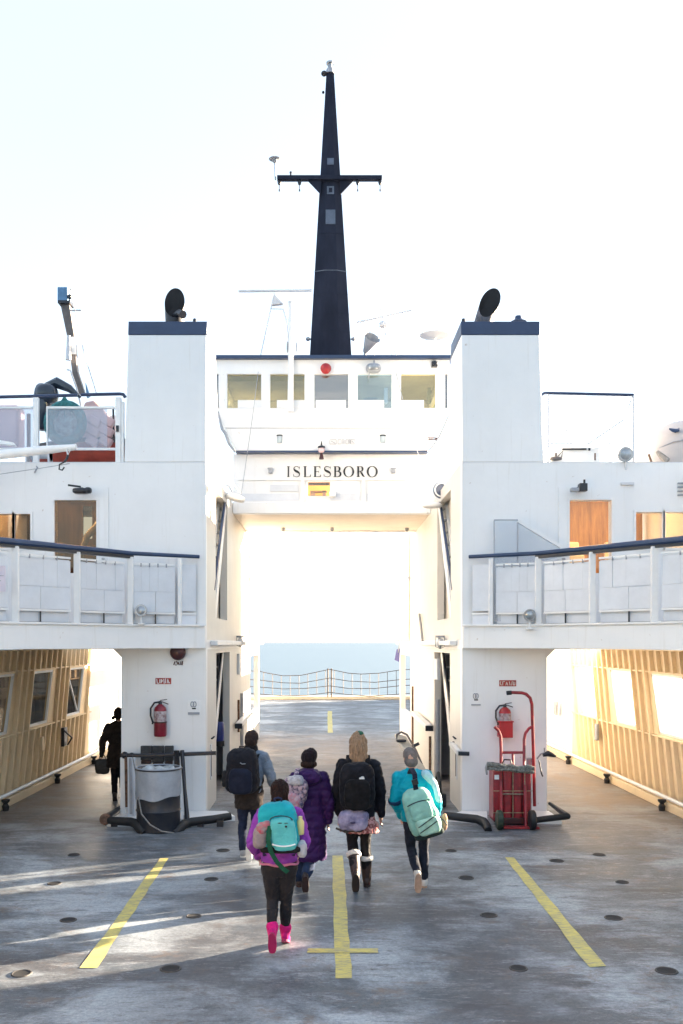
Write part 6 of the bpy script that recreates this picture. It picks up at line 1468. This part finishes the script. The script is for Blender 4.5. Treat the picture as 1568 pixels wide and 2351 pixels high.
bag_part(r, 'emblem', mk, mat('white_print', (.80,.80,.80), .5), smooth=None)
straps(r, TALL, b, fabric('black_strap_wide', (.012,.012,.014)), .09)
r, b = TALL.carried('shoulder_bag', 'mottled lilac grey bag hanging low behind the black jacket', 'bag', (-.06,-.24,.70))
bag_part(r, 'bag_body', MB().sell((0,.04,.10),(.175,.10,.125),.65), fabric('mottled_lilac_cloth', (.36,.34,.50), .8, .2, 10, .3, 50, col2=(.15,.14,.24)), None, .011, folds(.012,11,11))
bag_part(r, 'base_strap', MB().beam(Vector((-.2,.03,.01)),Vector((-.06,.0,-.035)),.03,.02).tube([(-.19,.05,.0),(-.06,.0,-.02),(.08,-.02,-.02),(.17,.02,.05)], .008, 5), BLACK)
bag_part(r, 'strap', MB().beam(Vector((.10,.04,.18)),Vector((.19,.12,.62)),.03,.012), BLACK)
bag_part(r, 'emblem', MB().sell((-.01,-.062,.09),(.03,.012,.012)), fabric('dark_lilac', (.07,.06,.13)))

# ---- 5 person in teal jacket with mint backpack
TEAL = Person('person in bright teal jacket and dark trousers, rightmost of the walkers', (.915, 10.86, 0), 1.60, 0, .16, -.10)
build_person(TEAL,
    {-1: ((-.075,.09,.49), (-.015,-.32,.255), 74, 0), 1: ((.085,.05,.48), (.090,.02,.0), 0, -3)},
    {-1: (SH(-1), (-.25,-.02,1.08), (-.19,.14,.88)), 1: (SH(1), (.265,.0,1.08), (.24,.14,.90))},
    fabric('navy_jeans', (.018,.024,.042), .8, .25, 8, .4, 90), fabric('teal_shell', (.0,.33,.45), .5, .14, 5, .2, 40), (mat('white_sneaker', (.62,.61,.59), .5, .1, 12), mat('tan_sole', (.42,.30,.23), .6, .15, 14), 0, None),
    lambda p: hair_mesh(p, [((-.0,.02,1.62),(.090,.10,.105)), ((0,-.0,1.56),(.086,.088,.085))], fabric('grey_brown_hat', (.17,.15,.145), .9, .15, 24, .5, 90), .003, 'hat'),
    hem=.82, torso_w=1.03, puff=.02, pants_r=(.094,.062,.05))
p5 = TEAL
p5.add('sleeve_band', remesh(p5.mbT(MB().tube([(-.258,-.02,1.10),(-.25,-.0,1.055)], [.088,.086], 16)), .012, 1), fabric('navy_band', (.015,.05,.11)))
p5.add('shoulder_stripe', remesh(p5.mbT(MB().limb([(.16,-.055,1.40),(.235,-.045,1.30),(.28,-.04,1.10)], [.062,.056,.05])), .011, 1, folds(.006)), fabric('pale_cyan_panel', (.40,.62,.68), .5))
MINT = fabric('mint_canvas', (.28,.55,.47), .75, .15, 6, .25, 50)
r, b = p5.carried('backpack', 'mint green backpack hanging low and tilted on the teal jacket', 'backpack', (.10,-.30,.71))
rt = Matrix.Rotation(R(-17), 3, 'Y'); X = lambda x, y, z: rt @ Vector((x, y, z))
bag_part(r, 'pack_body', MB().sell(X(0,.05,.28),(.175,.115,.275),.6,rt).sell(X(.01,.04,.17),(.185,.12,.16),.55,rt), MINT, None, .011, folds(.008,9,9))
bag_part(r, 'front_pocket', MB().sell(X(.0,-.065,.31),(.13,.05,.11),.5,rt), MINT, None, .010, folds(.005))
bag_part(r, 'lower_pocket', MB().sell(X(.03,-.075,.125),(.135,.055,.10),.5,rt), fabric('mint_canvas_light', (.36,.60,.50), .75), None, .010, folds(.006))
mb = MB(); mb.tube([X(x, -.118+.4*abs(x)**2, .405+.02*(1-(x/.13)**2)) for x in [-.13+.026*i for i in range(11)]], .007, 5); bag_part(r, 'zip_line', mb, BLKP)
for z0, nm in ((.185,'zip_line'),(.12,'zip_line')):
    mb = MB(); mb.tube([X(x+.03, -.134+.8*abs(x)**2, z0+.35*x) for x in [-.11+.022*i for i in range(11)]], .006, 5); bag_part(r, nm, mb, BLKP)
bag_part(r, 'bottom_panel', MB().sell(X(.02,.03,.012),(.175,.10,.035),.5,rt), fabric('dark_green_base', (.02,.035,.035)), None, .010)
mb = MB(); pts = [X(.02,.0,.53), X(.03,-.02,.60), X(.06,.03,.70), X(.05,.12,.76), X(.02,.25,.70)]
for a, c in zip(pts, pts[1:]): mb.beam(a, c, .055, .02, (0,-.5,1))
bag_part(r, 'strap', mb, fabric('navy_strap', (.018,.022,.04)))
bag_part(r, 'buckle', MB().obox(X(.035,-.03,.63),(.07,.03,.06),rt), BLACK)
mb = MB(); mb.tube([X(.17,.0,.2), X(.22,-.03,.12), X(.24,-.02,.06)], .01, 5); bag_part(r, 'loose_strap', mb, BLACK)
r, b = p5.carried('orange_pouch', 'small peach and brown pouch at the hip of the teal jacket', 'pouch', (.30,-.10,.74)); bag_part(r, 'pouch_body', MB().sell((.02,-.02,.10),(.035,.05,.10),.7), fabric('peach_pouch', (.55,.30,.20), .8), None, .010, folds(.008))

# ---- 6 dark woman in the left passage
DARK = Person('person in black long coat with hair in a bun in the left passage', (-3.88, 16.9, 0), 1.66, 8, .04, .0, None)
del_ = DARK.root
build_person(DARK,
    {-1: ((-.07,.05,.48), (-.055,-.18,.10), 35, 0), 1: ((.075,.06,.48), (.085,.05,.0), 0, 0)},
    {-1: (SH(-1), (-.275,-.02,1.10), (-.30,.03,.84)), 1: (SH(1), (.25,0,1.08), (.22,.12,.9))},
    fabric('black_trousers', (.010,.010,.012)), fabric('dark_wool_coat', (.030,.023,.020), .9, .25, 6), (mat('black_shoe', (.012,.010,.010), .5), mat('black_rubber_sole', (.014,.012,.012), .6), 0, None),
    lambda p: hair_mesh(p, [((0,.005,1.62),(.092,.108,.108)), ((0,-.05,1.57),(.070,.055,.08)), ((-.085,-.085,1.535),(.036,.04,.042))], HAIRM('black_brown_hair', (.026,.014,.010), (.010,.007,.006)), .003),
    hem=.62, torso_w=1.02, puff=.012, coat_flare=.03)
r, b = DARK.carried('handbag', 'black handbag held low by the dark figure in the left passage', 'handbag', (-.29,.05,.50))
bag_part(r, 'bag_body', MB().sell((0,0,.13),(.13,.06,.14),.4), mat('black_leather', (.010,.009,.009), .5, .2, 10), None, .010, folds(.006))
bag_part(r, 'bag_handle', MB().tube([(-.06,0,.25),(-.04,0,.32),(.0,0,.34),(.04,0,.32),(.06,0,.25)], .009, 6), BLACK)
